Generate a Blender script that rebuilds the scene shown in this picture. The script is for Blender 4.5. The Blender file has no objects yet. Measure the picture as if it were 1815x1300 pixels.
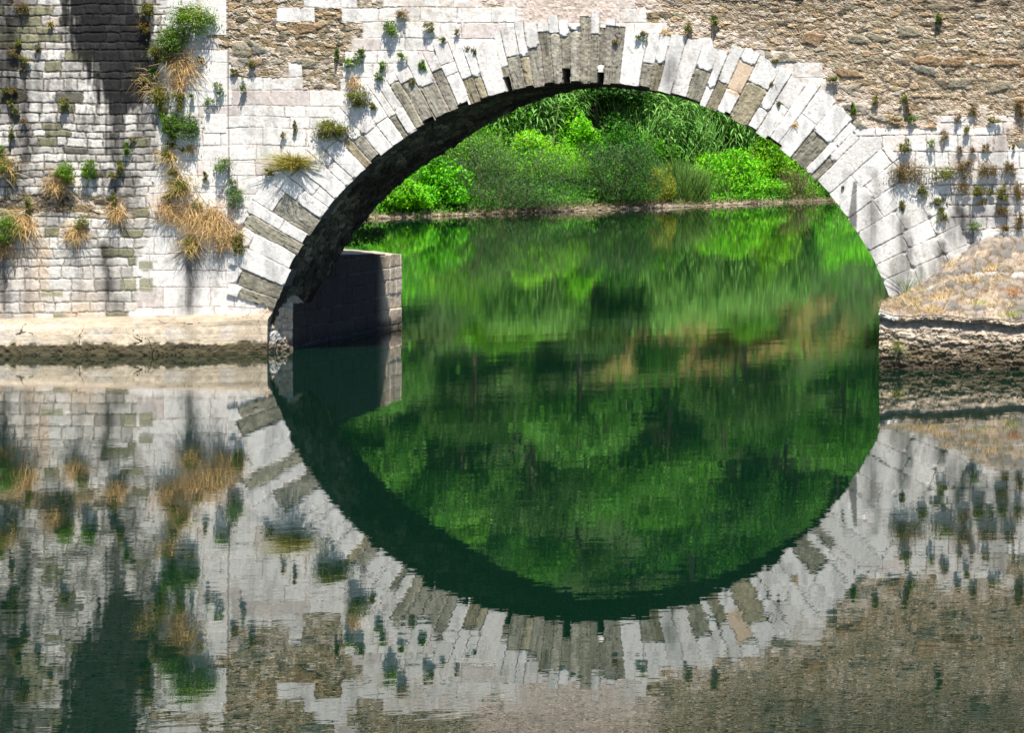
import bpy, math, random
import numpy as np
from mathutils import Vector

S = bpy.context.scene
COL = S.collection
R = math.radians

# ------------------------------------------------------------------ camera, sky, sun, exposure
F, CX, HZ, H = 4500.0, 2800.0, 175.0, 6.0       # focal (photo px), vanishing point column, horizon row, eye height
CAMX = 25.24
cam = bpy.data.cameras.new('camera'); camo = bpy.data.objects.new('camera', cam); COL.objects.link(camo)
camo.location = (CAMX, 0, H); camo.rotation_euler = (R(90), 0, 0)
cam.sensor_width = 36; cam.lens = 36 * F / 1815
cam.shift_x = -(CX - 907.5) / 1815; cam.shift_y = -(650 - HZ) / 1815
cam.clip_start = 0.5; cam.clip_end = 3000
S.camera = camo

SUN = Vector((0.13, -0.33, 0.93)).normalized()
w = bpy.data.worlds.new("World"); S.world = w; w.use_nodes = True
nt = w.node_tree; bg = nt.nodes['Background']
sky = nt.nodes.new('ShaderNodeTexSky'); sky.sky_type = 'NISHITA'; sky.sun_disc = False
sky.sun_elevation = math.asin(SUN.z); sky.sun_rotation = math.atan2(SUN.x, SUN.y)
nt.links.new(sky.outputs[0], bg.inputs[0]); bg.inputs[1].default_value = 0.075
sl = bpy.data.lights.new('sun', 'SUN'); sl.energy = 5.0; sl.angle = R(0.5); sl.color = (1, 0.95, 0.87)
so = bpy.data.objects.new('sun', sl); COL.objects.link(so); so.rotation_euler = SUN.to_track_quat('Z', 'Y').to_euler()
so.location = (0, 0, 60)
S.view_settings.view_transform = 'Standard'; S.view_settings.look = 'None'
S.view_settings.exposure = 1.12; S.view_settings.gamma = 1
S.cycles.max_bounces = 6; S.cycles.diffuse_bounces = 3; S.cycles.glossy_bounces = 3
S.cycles.transparent_max_bounces = 4; S.cycles.caustics_reflective = False
S.cycles.use_denoising = True

# ------------------------------------------------------------------ helpers
def wx(px, Y=60.0): return (px - CX) * Y / F + CAMX        # photo column -> world x at depth Y
def wz(py, Y=60.0): return H - (py - HZ) * Y / F
def frac(a): return a - np.floor(a)
def hsh(a, b, s=0.0): return frac(np.sin(a * 127.1 + b * 311.7 + s * 74.73 + 1.7) * 43758.5453)
def vn(x, y, s=0.0):
    ix, iy = np.floor(x), np.floor(y); fx, fy = x - ix, y - iy
    fx = fx * fx * (3 - 2 * fx); fy = fy * fy * (3 - 2 * fy)
    a, b, c, d = hsh(ix, iy, s), hsh(ix + 1, iy, s), hsh(ix, iy + 1, s), hsh(ix + 1, iy + 1, s)
    return (a * (1 - fx) + b * fx) * (1 - fy) + (c * (1 - fx) + d * fx) * fy
def fbm(x, y, s=0.0, o=4):
    r = 0; a = 0.5; t = 0
    for k in range(o):
        r = r + a * vn(x * 2 ** k, y * 2 ** k, s + k * 3.1); t += a; a *= 0.55
    return r / t
def sst(a, b, x):
    t = np.clip((x - a) / (b - a), 0, 1); return t * t * (3 - 2 * t)
def mixc(a, b, t):
    return np.asarray(a) * (1 - t[..., None]) + np.asarray(b) * t[..., None]

def mesh_np(name, V, Fq, mat, col=None, parent=None, smooth=False):
    me = bpy.data.meshes.new(name)
    V = np.ascontiguousarray(V, dtype=np.float32).reshape(-1, 3); Fq = np.ascontiguousarray(Fq, dtype=np.int32)
    n, k = Fq.shape
    me.vertices.add(len(V)); me.vertices.foreach_set('co', V.ravel())
    me.loops.add(n * k); me.loops.foreach_set('vertex_index', Fq.ravel())
    me.polygons.add(n); me.polygons.foreach_set('loop_start', np.arange(0, n * k, k, dtype=np.int32))
    me.polygons.foreach_set('loop_total', np.full(n, k, dtype=np.int32))
    me.update(calc_edges=True)
    if col is not None:
        c = np.ones((len(V), 4), dtype=np.float32); c[:, :3] = np.asarray(col, dtype=np.float32).reshape(-1, 3)
        at = me.color_attributes.new('Col', 'FLOAT_COLOR', 'POINT'); at.data.foreach_set('color', c.ravel())
    me.polygons.foreach_set('use_smooth', np.full(n, smooth))
    me.materials.append(mat)
    o = bpy.data.objects.new(name, me); COL.objects.link(o)
    if parent is not None: o.parent = parent
    return o

def grid_faces(n, m, mask=None):
    i = np.arange(n * m).reshape(n, m)
    q = np.stack([i[:-1, :-1], i[:-1, 1:], i[1:, 1:], i[1:, :-1]], -1)
    if mask is not None: q = q[mask]
    return q.reshape(-1, 4)

def empty(name, loc, label, cat, group=None):
    o = bpy.data.objects.new(name, None); COL.objects.link(o); o.location = loc
    o['label'] = label; o['category'] = cat
    if group: o['group'] = group
    return o
def tag(o, label, cat, group=None):
    o['label'] = label; o['category'] = cat
    if group: o['group'] = group
    return o

def mat_new(name):
    m = bpy.data.materials.new(name); m.use_nodes = True
    return m, m.node_tree, m.node_tree.nodes['Principled BSDF']

def stone_mat(name, rough=0.9, bump=0.25, scale=28.0, dist=0.01):
    m, t, b = mat_new(name)
    a = t.nodes.new('ShaderNodeAttribute'); a.attribute_name = 'Col'
    tc = t.nodes.new('ShaderNodeTexCoord')
    n = t.nodes.new('ShaderNodeTexNoise'); n.inputs['Scale'].default_value = scale; n.inputs['Detail'].default_value = 6
    n.inputs['Roughness'].default_value = 0.65
    t.links.new(tc.outputs['Object'], n.inputs['Vector'])
    mr = t.nodes.new('ShaderNodeMapRange'); mr.inputs[1].default_value = 0.3; mr.inputs[2].default_value = 0.7
    mr.inputs[3].default_value = 0.84; mr.inputs[4].default_value = 1.12
    t.links.new(n.outputs['Fac'], mr.inputs[0])
    vm = t.nodes.new('ShaderNodeVectorMath'); vm.operation = 'SCALE'
    t.links.new(a.outputs['Color'], vm.inputs[0]); t.links.new(mr.outputs[0], vm.inputs['Scale'])
    t.links.new(vm.outputs[0], b.inputs['Base Color'])
    bp = t.nodes.new('ShaderNodeBump'); bp.inputs['Strength'].default_value = bump; bp.inputs['Distance'].default_value = dist
    t.links.new(n.outputs['Fac'], bp.inputs['Height']); t.links.new(bp.outputs[0], b.inputs['Normal'])
    b.inputs['Roughness'].default_value = rough; b.inputs['Specular IOR Level'].default_value = 0.25
    return m

def leaf_mat(name, trans=0.35):
    m, t, b = mat_new(name)
    a = t.nodes.new('ShaderNodeAttribute'); a.attribute_name = 'Col'
    oi = t.nodes.new('ShaderNodeTexCoord')
    n = t.nodes.new('ShaderNodeTexNoise'); n.inputs['Scale'].default_value = 1.3; n.inputs['Detail'].default_value = 3
    t.links.new(oi.outputs['Object'], n.inputs['Vector'])
    mr = t.nodes.new('ShaderNodeMapRange'); mr.inputs[1].default_value = 0.3; mr.inputs[2].default_value = 0.7
    mr.inputs[3].default_value = 0.8; mr.inputs[4].default_value = 1.2
    t.links.new(n.outputs['Fac'], mr.inputs[0])
    vm = t.nodes.new('ShaderNodeVectorMath'); vm.operation = 'SCALE'
    t.links.new(a.outputs['Color'], vm.inputs[0]); t.links.new(mr.outputs[0], vm.inputs['Scale'])
    t.links.new(vm.outputs[0], b.inputs['Base Color']); b.inputs['Roughness'].default_value = 0.55
    b.inputs['Specular IOR Level'].default_value = 0.3
    tr = t.nodes.new('ShaderNodeBsdfTranslucent'); t.links.new(vm.outputs[0], tr.inputs['Color'])
    mx = t.nodes.new('ShaderNodeMixShader'); mx.inputs[0].default_value = trans
    t.links.new(b.outputs[0], mx.inputs[1]); t.links.new(tr.outputs[0], mx.inputs[2])
    t.links.new(mx.outputs[0], t.nodes['Material Output'].inputs['Surface'])
    return m

M_STONE = stone_mat('weathered_limestone', bump=0.35, scale=22, dist=0.012)
M_VAULT = stone_mat('dark_vault_stone', bump=0.5, scale=14, dist=0.03)
M_COB = stone_mat('cobble_stone', bump=0.8, scale=30, dist=0.025)
M_SOIL = stone_mat('bank_soil', rough=1, bump=0.6, scale=3, dist=0.2)
M_LEAF = leaf_mat('leaf_green', 0.4)
M_DRY = leaf_mat('dry_grass', 0.25)
M_BARK = stone_mat('bark', bump=0.5, scale=12, dist=0.02)

# ------------------------------------------------------------------ masonry patterns (px = 1/75 m on the bridge face)
def courses(x, y, ylo, yhi, rh, rw, seed, warp=2.0):
    rg = random.Random(seed)
    ys = [ylo]
    while ys[-1] < yhi: ys.append(ys[-1] + rg.uniform(*rh))
    ys = np.array(ys)
    xs_ = x + (fbm(x / 14, y / 14, seed + .3, 2) - .5) * 2 * warp + (vn(x / 70, y / 70, seed + 9) - .5) * 2 * warp
    ys_ = y + (fbm(x / 14, y / 14, seed + .7, 2) - .5) * 2 * warp + (vn(x / 90, y / 50, seed + 5) - .5) * 3 * warp
    r = np.clip(np.searchsorted(ys, ys_.ravel()) - 1, 0, len(ys) - 2)
    xf = xs_.ravel(); yf = ys_.ravel()
    c = np.zeros(len(xf)); cx = np.zeros(len(xf)); dx = np.zeros(len(xf)); wd = np.zeros(len(xf))
    dy = np.minimum(yf - ys[r], ys[r + 1] - yf)
    x0, x1 = x.min() - 80, x.max() + 80
    for k in np.unique(r):
        sel = r == k; b = [x0 - rg.uniform(0, 50)]
        kx = rg.uniform(.75, 1.25)
        while b[-1] < x1: b.append(b[-1] + rg.uniform(*rw) * kx)
        b = np.array(b); q = xf[sel]
        j = np.clip(np.searchsorted(b, q) - 1, 0, len(b) - 2)
        c[sel] = j; cx[sel] = (b[j] + b[j + 1]) / 2; dx[sel] = np.minimum(q - b[j], b[j + 1] - q); wd[sel] = b[j + 1] - b[j]
    cy = (ys[r] + ys[r + 1]) / 2
    sh = x.shape
    key = r * 131.0 + c
    return key.reshape(sh), cx.reshape(sh), cy.reshape(sh), np.minimum(dx, dy).reshape(sh)

def voro(x, y, cw, ch, seed, warp=0.25, jit=.9):
    u = x / cw + (fbm(x / cw * 1.7, y / ch * 1.7, seed + .1, 2) - .5) * warp * 2
    v = y / ch + (fbm(x / cw * 1.7, y / ch * 1.7, seed + .5, 2) - .5) * warp * 2
    iu, iv = np.floor(u), np.floor(v)
    f1 = np.full(x.shape, 9.0); f2 = f1.copy(); k1 = np.zeros(x.shape)
    for a in (-1, 0, 1):
        for b in (-1, 0, 1):
            cu, cv = iu + a, iv + b
            pu = cu + .5 + (hsh(cu, cv, seed) - .5) * jit; pv = cv + .5 + (hsh(cu, cv, seed + 3) - .5) * jit
            d = np.hypot(pu - u, pv - v); near = d < f1
            f2 = np.where(near, f1, np.minimum(f2, d)); k1 = np.where(near, cu * 57.0 + cv * 1313.0, k1); f1 = np.where(near, d, f1)
    return k1, f2 - f1

def pick(rnd, cols, probs):
    cum = np.cumsum(probs); cum = cum / cum[-1]
    i = np.clip(np.searchsorted(cum, rnd.ravel()), 0, len(cols) - 1).reshape(rnd.shape)
    return np.asarray(cols)[i]

def stain(x, y):
    """dark run-off stains on the face: 0 none, 1 black"""
    st = vn(x / 3.2, y / 90, 31) * .45 + vn(x / 7, y / 130, 33) * .35 + vn(x / 15, y / 160, 32) * .2 + (fbm(x / 9, y / 12, 34, 3) - .5) * .35
    xl = np.interp(y, [-110, 0, 80, 110, 140, 180, 250, 330, 430], [100, 108, 122, 145, 160, 178, 188, 192, 205])
    xr = np.interp(y, [-110, 0, 80, 110, 140, 180, 205, 250, 330, 430], [250, 252, 275, 282, 276, 268, 228, 222, 222, 235])
    am = np.interp(y, [-110, 120, 175, 210, 300, 380, 450], [1, 1, .92, .75, .55, .4, 0])
    stk = (vn(x / 4, y / 60, 35) - .5) * 34 + (fbm(x / 12, y / 14, 36, 3) - .5) * 26
    o = sst(-8, 14, x - xl + stk) * sst(-6, 14, xr - x + stk) * am * (.72 + .55 * st)
    def run(cx, y0, y1, wd, s, soft=30):
        return s * np.exp(-((x - cx - 10 * (vn(y / 50, y * 0, cx) - .5)) / (wd * (.75 + .6 * vn(y / 35, y * 0, cx + 4)))) ** 2) * sst(y0 - 12, y0 + 10, y) * sst(y1 + soft, y1 - soft, y) * (.45 + .9 * st)
    for a in ((15, -110, 200, 30, .75), (45, 105, 300, 9, .7), (68, 115, 190, 10, .6), (40, 200, 330, 14, .45),
              (190, 430, 545, 11, .8), (205, 520, 560, 22, .5), (338, 420, 560, 18, .62), (345, 430, 470, 26, .7), (5, 430, 560, 12, .7),
              (45, 450, 560, 8, .35), (92, 330, 400, 22, .6), (230, 300, 380, 16, .5), (28, 300, 370, 18, .5), (140, 430, 540, 8, .3), (385, 430, 490, 10, .4), (260, 120, 300, 20, .3),
              (1555, 300, 400, 7, .45), (1584, 322, 410, 6, .5), (1190, 104, 168, 10, .8),
              (1542, 345, 470, 14, .6), (1548, 420, 500, 12, .4), (1605, 385, 500, 13, .85), (1598, 450, 545, 17, .65), (1615, 390, 460, 5, .6),
              (1633, 470, 512, 6, .9), (1622, 475, 512, 5, .6), (1668, 425, 480, 10, .85), (1690, 380, 450, 14, .75), (1702, 360, 440, 10, .8), (1680, 455, 500, 24, .9),
              (1720, 380, 440, 14, .6), (1640, 330, 380, 10, .3), (1780, 300, 400, 20, .35), (1735, 330, 400, 20, .35),
              (1770, 230, 300, 12, .3), (1700, 270, 330, 14, .4), (485, 480, 560, 10, .4)):
        o = np.maximum(o, run(*a))
    # the hard grey run below the broken joint on the right haunch
    h = sst(0, 2, x - np.interp(y, [318, 330, 400], [1512, 1511, 1503])) * sst(0, 1.5, 1520.5 - x) * sst(318, 324, y) * sst(412, 398, y)
    o = np.maximum(o, h * .82)
    return np.clip(o, 0, 1)

LIGHT, MID, OLIVE, DARK = (.69, .655, .60), (.47, .44, .40), (.24, .23, .145), (.15, .14, .115)
WHITE, PINK = (.76, .73, .69), (.64, .57, .53)

def face_pattern(x, y):
    """height (m, towards the viewer) and albedo of the spandrel masonry at face position (x, y)"""
    n1 = fbm(x / 5, y / 5, 1, 3) - .5; n2 = fbm(x / 60, y / 60, 2, 3) - .5
    # --- left tower-like wall
    k, cxl, cyl, d = courses(x, y, -130, 700, (12, 22), (17, 46), 11, 1.9)
    rn = hsh(k, k * .37, 5); rn2 = hsh(k, k * .61, 6)
    cx, cy = cxl, cyl
    up = ((cx < 120) & (cy < 125)).astype(float)
    cA = pick(rn, [LIGHT, MID, OLIVE, DARK], [.52, .36, .07, .05]); cU = pick(rn, [OLIVE, MID, DARK, LIGHT], [.42, .26, .24, .08])
    cB = pick(rn, [LIGHT, (.60, .56, .50), MID, OLIVE], [.60, .26, .11, .03]); c = mixc(mixc(cA, cB, sst(300, 380, cy)), cU, up)
    lowl = sst(420, 450, y) * sst(220, 120, x); c = mixc(c, np.array((.62, .47, .34)), np.clip(lowl * sst(.45, .9, vn(x / 26, y / 200, 41)) , 0, .75))
    c = c * (0.85 + .28 * rn2)[..., None]
    j = sst(2.2, .7, d + n1 * 2.2)
    c = mixc(c, np.array((.15, .125, .10)), j * (.85 - .35 * sst(300, 400, y)))
    c = c * (1 - .45 * sst(.46, .70, fbm(x / 7, y / 20, 8, 4)) * sst(520, 330, y) - .15 * sst(.5, .7, fbm(x / 4, y / 5, 9, 3)))[..., None]
    hL = .005 * (rn2 - .5) * 2 + .004 * sst(0, 4, d) - .010 * j + n1 * .008 + (fbm(x / 11, y / 8, 7, 3) - .5) * .008
    band = sst(340, 348, y + n2 * 16) * sst(386, 378, y + n2 * 16) * sst(255, 205, x)     # rough thin course
    # --- pale fine ashlar round the arch
    k, cx, cy, d = courses(x, y, -140, 700, (19, 36), (26, 70), 23, 1.1)
    rn = hsh(k, k * .37, 15); rn2 = hsh(k, k * .61, 16)
    cM = pick(rn, [WHITE, PINK, (.74, .72, .68)], [.74, .10, .16]) * (0.94 + .08 * rn2)[..., None]
    j = sst(1.5, .35, d + n1 * 1.6)
    fade = .45 + .5 * vn(x / 30, y / 22, 77)
    cM = cM * (1 - .22 * sst(.52, .72, fbm(x / 16, y / 26, 10, 4)))[..., None]; cM = mixc(cM, np.array((.36, .28, .23)), j * fade)
    pit = sst(.70, .78, vn(x / 3.2, y / 2.4, 13)) * sst(.45, .65, vn(x / 20, y / 20, 14)); cM = mixc(cM, np.array((.35, .29, .25)), pit * .5)
    hM = .005 * (rn2 - .5) * 2 - .008 * j * fade + n1 * .004
    # inside rubble: which ashlar cells are rough rubble
    # rubble probability at the cell centre
    wob = (hsh(k, k * .13, 19) - .5) * 36
    pc = sst(30, -6, cy - np.interp(cx, [400, 412, 440, 610, 640, 860, 1090, 1115, 1180, 1290, 1440, 1470, 1505, 1530, 1600, 1960],
                                    [-200, 60, 142, 142, -10, -22, -22, 14, 26, 72, 120, 172, 192, 208, 212, 222]) + wob)
    pc = np.where((cx > 405) & (cx < 640) & (hsh(k, k * .77, 29) > .88), 0, pc)
    pc = np.where((cx > 290) & (cx < 400) & (cy < 70) & (hsh(k, k * .77, 29) > .45), 1, pc)
    rub = (pc > .5).astype(float)
    # --- right coursed white wall
    k, cx, cy, d = courses(x, y, -140, 700, (17, 30), (24, 66), 37, 1.5)
    rn = hsh(k, k * .37, 45); rn2 = hsh(k, k * .61, 46)
    low = sst(300, 345, y)
    cR = pick(rn, [(.76, .74, .71), (.62, .60, .57), (.70, .63, .58), OLIVE], [.66, .20, .11, .03]) * (0.9 + .14 * rn2)[..., None]
    cR = mixc(cR, np.array((.50, .49, .48)), low * .55 * sst(.35, .7, vn(x / 24, y / 14, 49)))
    j = sst(1.9, .4, d + n1 * 2)
    cR = mixc(cR, np.array((.24, .19, .15)), j * (.6 + .35 * low))
    hR = .008 * (rn2 - .5) * 2 - .013 * j + n1 * .008
    # --- zones
    e1 = sst(-4, 4, x - np.interp(y, [-130, 60, 120, 200, 290, 340, 380, 430, 560], [288, 288, 285, 296, 268, 262, 275, 250, 235]) - (hsh(np.floor(y / 19), np.floor(y / 19), 3) - .5) * 26)
    e2 = sst(-3, 3, x - 1500 - (hsh(np.floor(y / 22), np.floor(y / 22), 8) - .5) * 20)
    c = mixc(c, 0, e1 * 0); hh = hL
    c = c * (1 - e1)[..., None] + cM * e1[..., None]; hh = hh * (1 - e1) + hM * e1
    c = c * (1 - e2)[..., None] + cR * e2[..., None]; hh = hh * (1 - e2) + hR * e2
    # --- rubble
    k, e = voro(x, y, 17, 7.5, 51, .36); k2, ee = voro(x + 7, y + 3, 8, 4.4, 52, .42)
    k3, e3 = voro(x, y, 44, 20, 58, .2)
    r1 = hsh(k, k * .3, 53); r2 = hsh(k2, k2 * .3, 54)
    big = (hsh(k, k * .7, 55) > .60 - .25 * sst(1000, 900, x)).astype(float)
    huge = (hsh(k3, k3 * .7, 59) > .87).astype(float) * sst(.06, .12, e3)
    left = sst(1000, 900, x)
    cb = pick(r1, [(.27, .21, .12), (.33, .30, .22), (.14, .12, .09), (.58, .53, .46), (.44, .33, .21)], [.27, .28, .14, .14, .17])
    cs = pick(r2, [(.36, .29, .21), (.27, .24, .18), (.62, .55, .47), (.15, .13, .10), (.48, .39, .30)], [.22, .24, .20, .16, .18])
    ch = pick(hsh(k3, k3 * .2, 61), [(.28, .26, .20), (.30, .21, .13), (.22, .22, .19)], [.4, .35, .25])
    mort = mixc(np.array((.56, .44, .325)) * np.ones(x.shape + (1,)), np.array((.46, .38, .28)), left)
    jb = sst(.10, .03, e); js = sst(.14, .04, ee)
    cr = mixc(cs, mort, js * .8); hr = .010 * r2 + .012 * (1 - js)
    bb = big * (1 - jb)
    mostm = (1 - left) * .26 * sst(.4, .6, vn(x / 9, y / 7, 63)) 
    cr = cr * (1 - bb)[..., None] + cb * bb[..., None]; hr = hr * (1 - bb) + (.016 + .016 * r1 + .004 * sst(.05, .35, e)) * bb
    cr = mixc(cr, mort, mostm)
    cr = cr * (1 - huge)[..., None] + ch * huge[..., None]; hr = hr * (1 - huge) + huge * (.034 + .012 * sst(.1, .4, e3))
    cr = mixc(cr, np.array((.10, .08, .06)), np.clip(jb * big * (.55 + .35 * left), 0, 1) * sst(.35, .6, vn(x / 6, y / 4, 64)))
    hr = hr - .024 + n1 * .016
    hf = fbm(x / 2.4, y / 1.7, 66, 3) - .5; cr = cr * np.array((.81, .77, .71)) * np.clip(1 + hf * 1.6, .25, 1.8)[..., None]; hr = hr + hf * .014
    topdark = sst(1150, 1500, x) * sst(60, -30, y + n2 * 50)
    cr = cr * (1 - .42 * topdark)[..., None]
    # pinkish mortar patch over the crown
    pk = sst(58, 46, y + n2 * 40 + n1 * 14) * sst(905, 935, x + n1 * 20) * sst(1120, 1080, x + n1 * 20) * sst(-70, -50, y)
    pk = np.maximum(pk, sst(16, 4, y + n1 * 20) * sst(820, 850, x) * sst(1180, 1140, x) * .8)
    rub = np.maximum(rub, band)
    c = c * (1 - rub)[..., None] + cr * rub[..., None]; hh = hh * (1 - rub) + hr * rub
    c = mixc(c, np.array((.60, .47, .40)) * (1 + n1 * .5)[..., None], pk * .85); hh = hh * (1 - pk * .6) + pk * n1 * .02
    eb = np.interp(x, [288, 400, 412, 440, 610, 640, 860, 1090, 1180, 1290, 1440, 1505, 1600, 1960], [-60, 40, 110, 142, 142, 20, -5, 5, 26, 72, 130, 192, 212, 222])
    sm = np.exp(-((y - eb) / 34) ** 2) * sst(.42, .62, fbm(x / 16, y / 9, 68, 4)) * sst(300, 330, x)
    c = mixc(c, np.array((.60, .505, .43)) * (1 + n1 * .8)[..., None], sm * .75); hh = hh * (1 - sm * .5)
    # the straight vertical joint of the rebuilt quoin
    q = np.abs(x - (403 + y * .006)) ; qa = sst(1.9, .8, q) * sst(338, 325, y)
    c = mixc(c, np.array((.22, .17, .14)), qa * .75); hh = hh - qa * .02
    blk = ((x > 361) & (x < 401.5) & (y < 330) & (y > -100))
    rowk = np.floor((y + 8 * hsh(np.floor(y / 34), 0 * y, 4)) / 34)
    cqb = mixc(np.array((.80, .77, .73)) * np.ones(x.shape + (1,)), np.array((.66, .62, .58)), hsh(rowk, rowk, 71))
    c = np.where((blk & (hsh(rowk, rowk, 72) > .35))[..., None], cqb, c); hh = np.where(blk & (hsh(rowk, rowk, 72) > .35), .008 + n1 * .005, hh)
    # olive blocks low on the left wall
    for (a, b, a2, b2) in ((212, 490, 243, 518), (246, 492, 272, 518), (245, 462, 272, 478), (72, 512, 113, 527), (1600, 296 - 95, 1640, 296 - 86)):
        s = sst(0, 2, x - a) * sst(0, 2, a2 - x) * sst(0, 2, y - b) * sst(0, 2, b2 - y)
        c = mixc(c, np.array((.27, .26, .17)), s * .9)
    ft = sst(543, 556, y + n1 * 20) * sst(440, 470, x); c = mixc(c, np.array((.50, .40, .30)) * (1 + n1 * 1.2)[..., None], ft)
    g = 1 + n1 * .34 + n2 * .16
    c = c * g[..., None]
    s = stain(x, y); lw = sst(300, 280, x); s2 = stain(x + .85 * (cxl - x), y + .6 * (cyl - y)) * (.8 + .25 * hsh(cxl, cyl, 88)); s = s * (1 - lw * .35) + np.clip(s2, 0, 1) * lw * .35; s = 1 - (1 - np.clip(s, 0, 1)) ** 1.6
    c = c * (1 - .98 * s)[..., None] + np.array((.004, .004, .005)) * s[..., None]
    damp = sst(575, 560, y) * 0 
    return hh, np.clip(c, .01, .86)

# ------------------------------------------------------------------ bridge
bridge = empty('stone_bridge', (0, 60, 0), 'old white and brown stone bridge with one wide round arch over the green river', 'bridge')
Y0 = 60.0
AC, AR = (1037.0, 722.0), 574.0
def rel(V):      # world -> bridge space
    V = np.array(V, dtype=np.float64).copy(); V[..., 1] -= Y0; return V

xs = np.arange(-170, 2260, 1.5); ys = np.arange(-95, 662, 1.5)
gx, gy = np.meshgrid(xs, ys)
hh, cc = face_pattern(gx, gy)
P = np.stack([wx(gx), Y0 - hh, wz(gy)], -1)
cxm = (gx[:-1, :-1] + .75); cym = (gy[:-1, :-1] + .75)
rad_ = np.hypot(cxm - AC[0], cym - AC[1]); keep = (rad_ > AR + 40) | ((rad_ > AR + 5) & (cym > 540) & (cxm < 600))
mesh_np('spandrel_wall', rel(P), grid_faces(*gx.shape, mask=keep), M_STONE, cc, bridge)

# ---- arch ring: radial voussoirs, in polar coordinates
GREY = [(-72.3, 3.4, 0, 70), (-69.2, 2.3, 4, 80), (-65.9, 2.2, 0, 76), (-61, 2.2, 0, 112), (-56.2, 3.6, 0, 78), (-41.8, 1.5, 2, 64), (-39.8, 1.4, 0, 50),
        (-33.4, 1.2, 0, 44), (-30.4, 1.6, 0, 92), (-28.4, 2.2, 0, 84), (-25.8, 2.6, 0, 62), (-23.6, 1.6, 0, 78), (-19.6, 1.8, 0, 46), (-18.0, 1.6, 0, 42),
        (-13.2, 1.2, 8, 46), (-11.4, 1.9, 0, 62), (-9.7, 1.3, 0, 58), (-8.0, 1.8, 0, 70), (-6.3, 1.7, 0, 96), (-4.6, 1.5, 0, 92), (-3.1, 1.4, 26, 84),
        (-1.6, 1.7, 0, 96), (.1, 1.7, 0, 118), (1.6, 1.2, 0, 88), (2.7, 1.0, 34, 100), (3.9, 1.3, 0, 104), (5.4, 1.6, 0, 104),
        (10.6, 1.9, 0, 46), (12.3, 1.5, 0, 50), (19.4, 2.6, 0, 60), (23.1, 2.0, 0, 52), (28.3, 3.6, 0, 74), (41.2, 3.4, 0, 62), (45.0, 1.4, 0, 46)]
NOTCH = [(-3.2, 1.4, 0, 26), (2.65, 1.1, 0, 20), (-13.3, 1.1, 0, 26), (-28.6, 2.0, 0, 7), (26.0, 1.0, 0, 5), (35.5, 3.0, 0, 6), (-21.9, 2.0, 0, 6)]
rg = random.Random(7)
bounds = [-76.0]
gs = sorted(GREY)
for (a, wd, r0, r1) in gs:
    lo, hi = a - wd / 2, a + wd / 2
    while lo - bounds[-1] > 4.2: bounds.append(bounds[-1] + rg.uniform(1.7, 3.6))
    if lo - bounds[-1] > 1.2:
        bounds.append(lo)
    bounds.append(hi)
while bounds[-1] < 77: bounds.append(bounds[-1] + rg.uniform(2.6, 4.0))
bounds = np.array(sorted(bounds)); NB = len(bounds) - 1
bc = (bounds[1:] + bounds[:-1]) / 2
isg = [next((g for g in gs if abs(g[0] - c_) < .35), None) for c_ in bc]
# radial cuts per column
cuts = []; outer = []; rin = []
for i in range(NB):
    a = bc[i]
    base = float(np.interp(a, [-76, -60, -45, -30, -15, 0, 15, 30, 45, 60, 72], [88, 118, 100, 112, 106, 118, 104, 128, 118, 150, 185]))
    L = base + rg.uniform(-14, 12)
    if isg[i]:
        g = isg[i]; cu = ([g[2]] if g[2] > 8 else []) + [g[3]]
        if L < g[3] + 4: L = g[3] + rg.choice([1, 18, 30])
    else:
        cu = [rg.uniform(34, 74)]
        if rg.random() < .25: cu = []
        if rg.random() < .45: cu.append(rg.uniform(80, 104))
    if a > 48: cu = [rg.uniform(50, 76), rg.uniform(112, 128)]
    cuts.append(sorted([c_ for c_ in cu if c_ < L - 6])); outer.append(L); rin.append(rg.choice([0, 0, 1, 2, 3, 5]) if a < 50 else rg.uniform(0, 1.5))
ta = np.arange(-76, 77, 0.105)
rr = np.concatenate([[-.02, -.01], np.arange(0, 200, 1.5)])
tg, rg_ = np.meshgrid(ta, rr)
tw = tg + (fbm(tg * .8, rg_ / 40, 81, 3) - .5) * .30 * np.clip((75 - tg) / 20, .35, 1)
rw = rg_ + (fbm(tg * .7, rg_ / 30, 82, 3) - .5) * 3.5
ci = np.clip(np.searchsorted(bounds, tw.ravel()) - 1, 0, NB - 1).reshape(tg.shape)
dth = np.minimum(tw - bounds[ci], bounds[ci + 1] - tw) * math.pi / 180 * (AR + rg_)
ri = np.zeros(tg.shape); dr = np.full(tg.shape, 99.0)
for i in range(NB):
    s = ci == i
    for c_ in cuts[i]:
        ri[s] += (rw[s] > c_); dr[s] = np.minimum(dr[s], np.abs(rw[s] - c_))
outer = np.array(outer); rin = np.array(rin)
d = np.minimum(dth, dr)
key = ci * 17.0 + ri
r1_ = hsh(key, key * .31, 91); r2_ = hsh(key, key * .57, 92)
gxr = AC[0] + (AR + rg_) * np.sin(np.radians(tg)); gyr = AC[1] - (AR + rg_) * np.cos(np.radians(tg))
n1 = fbm(gxr / 5, gyr / 5, 1, 3) - .5; n2 = fbm(gxr / 50, gyr / 50, 2, 3) - .5; n3 = fbm(tg * 2.2, rg_ / 40, 95, 3) - .5
c = pick(r1_, [(.765, .74, .705), (.72, .68, .645), (.68, .655, .62)], [.72, .16, .12]) * (.95 + .07 * r2_)[..., None]
gm = np.zeros(tg.shape)
for i in range(NB):
    if isg[i]:
        g = isg[i]; s = (ci == i) & (rw < g[3]) & (rw > (g[2] if g[2] > 8 else -9)); gm[s] = 1
gc = pick(hsh(key, key * .91, 97), [(.27, .25, .19), (.33, .305, .245), (.31, .27, .18)], [.4, .35, .25]) * (.82 + .3 * r2_)[..., None]
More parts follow.
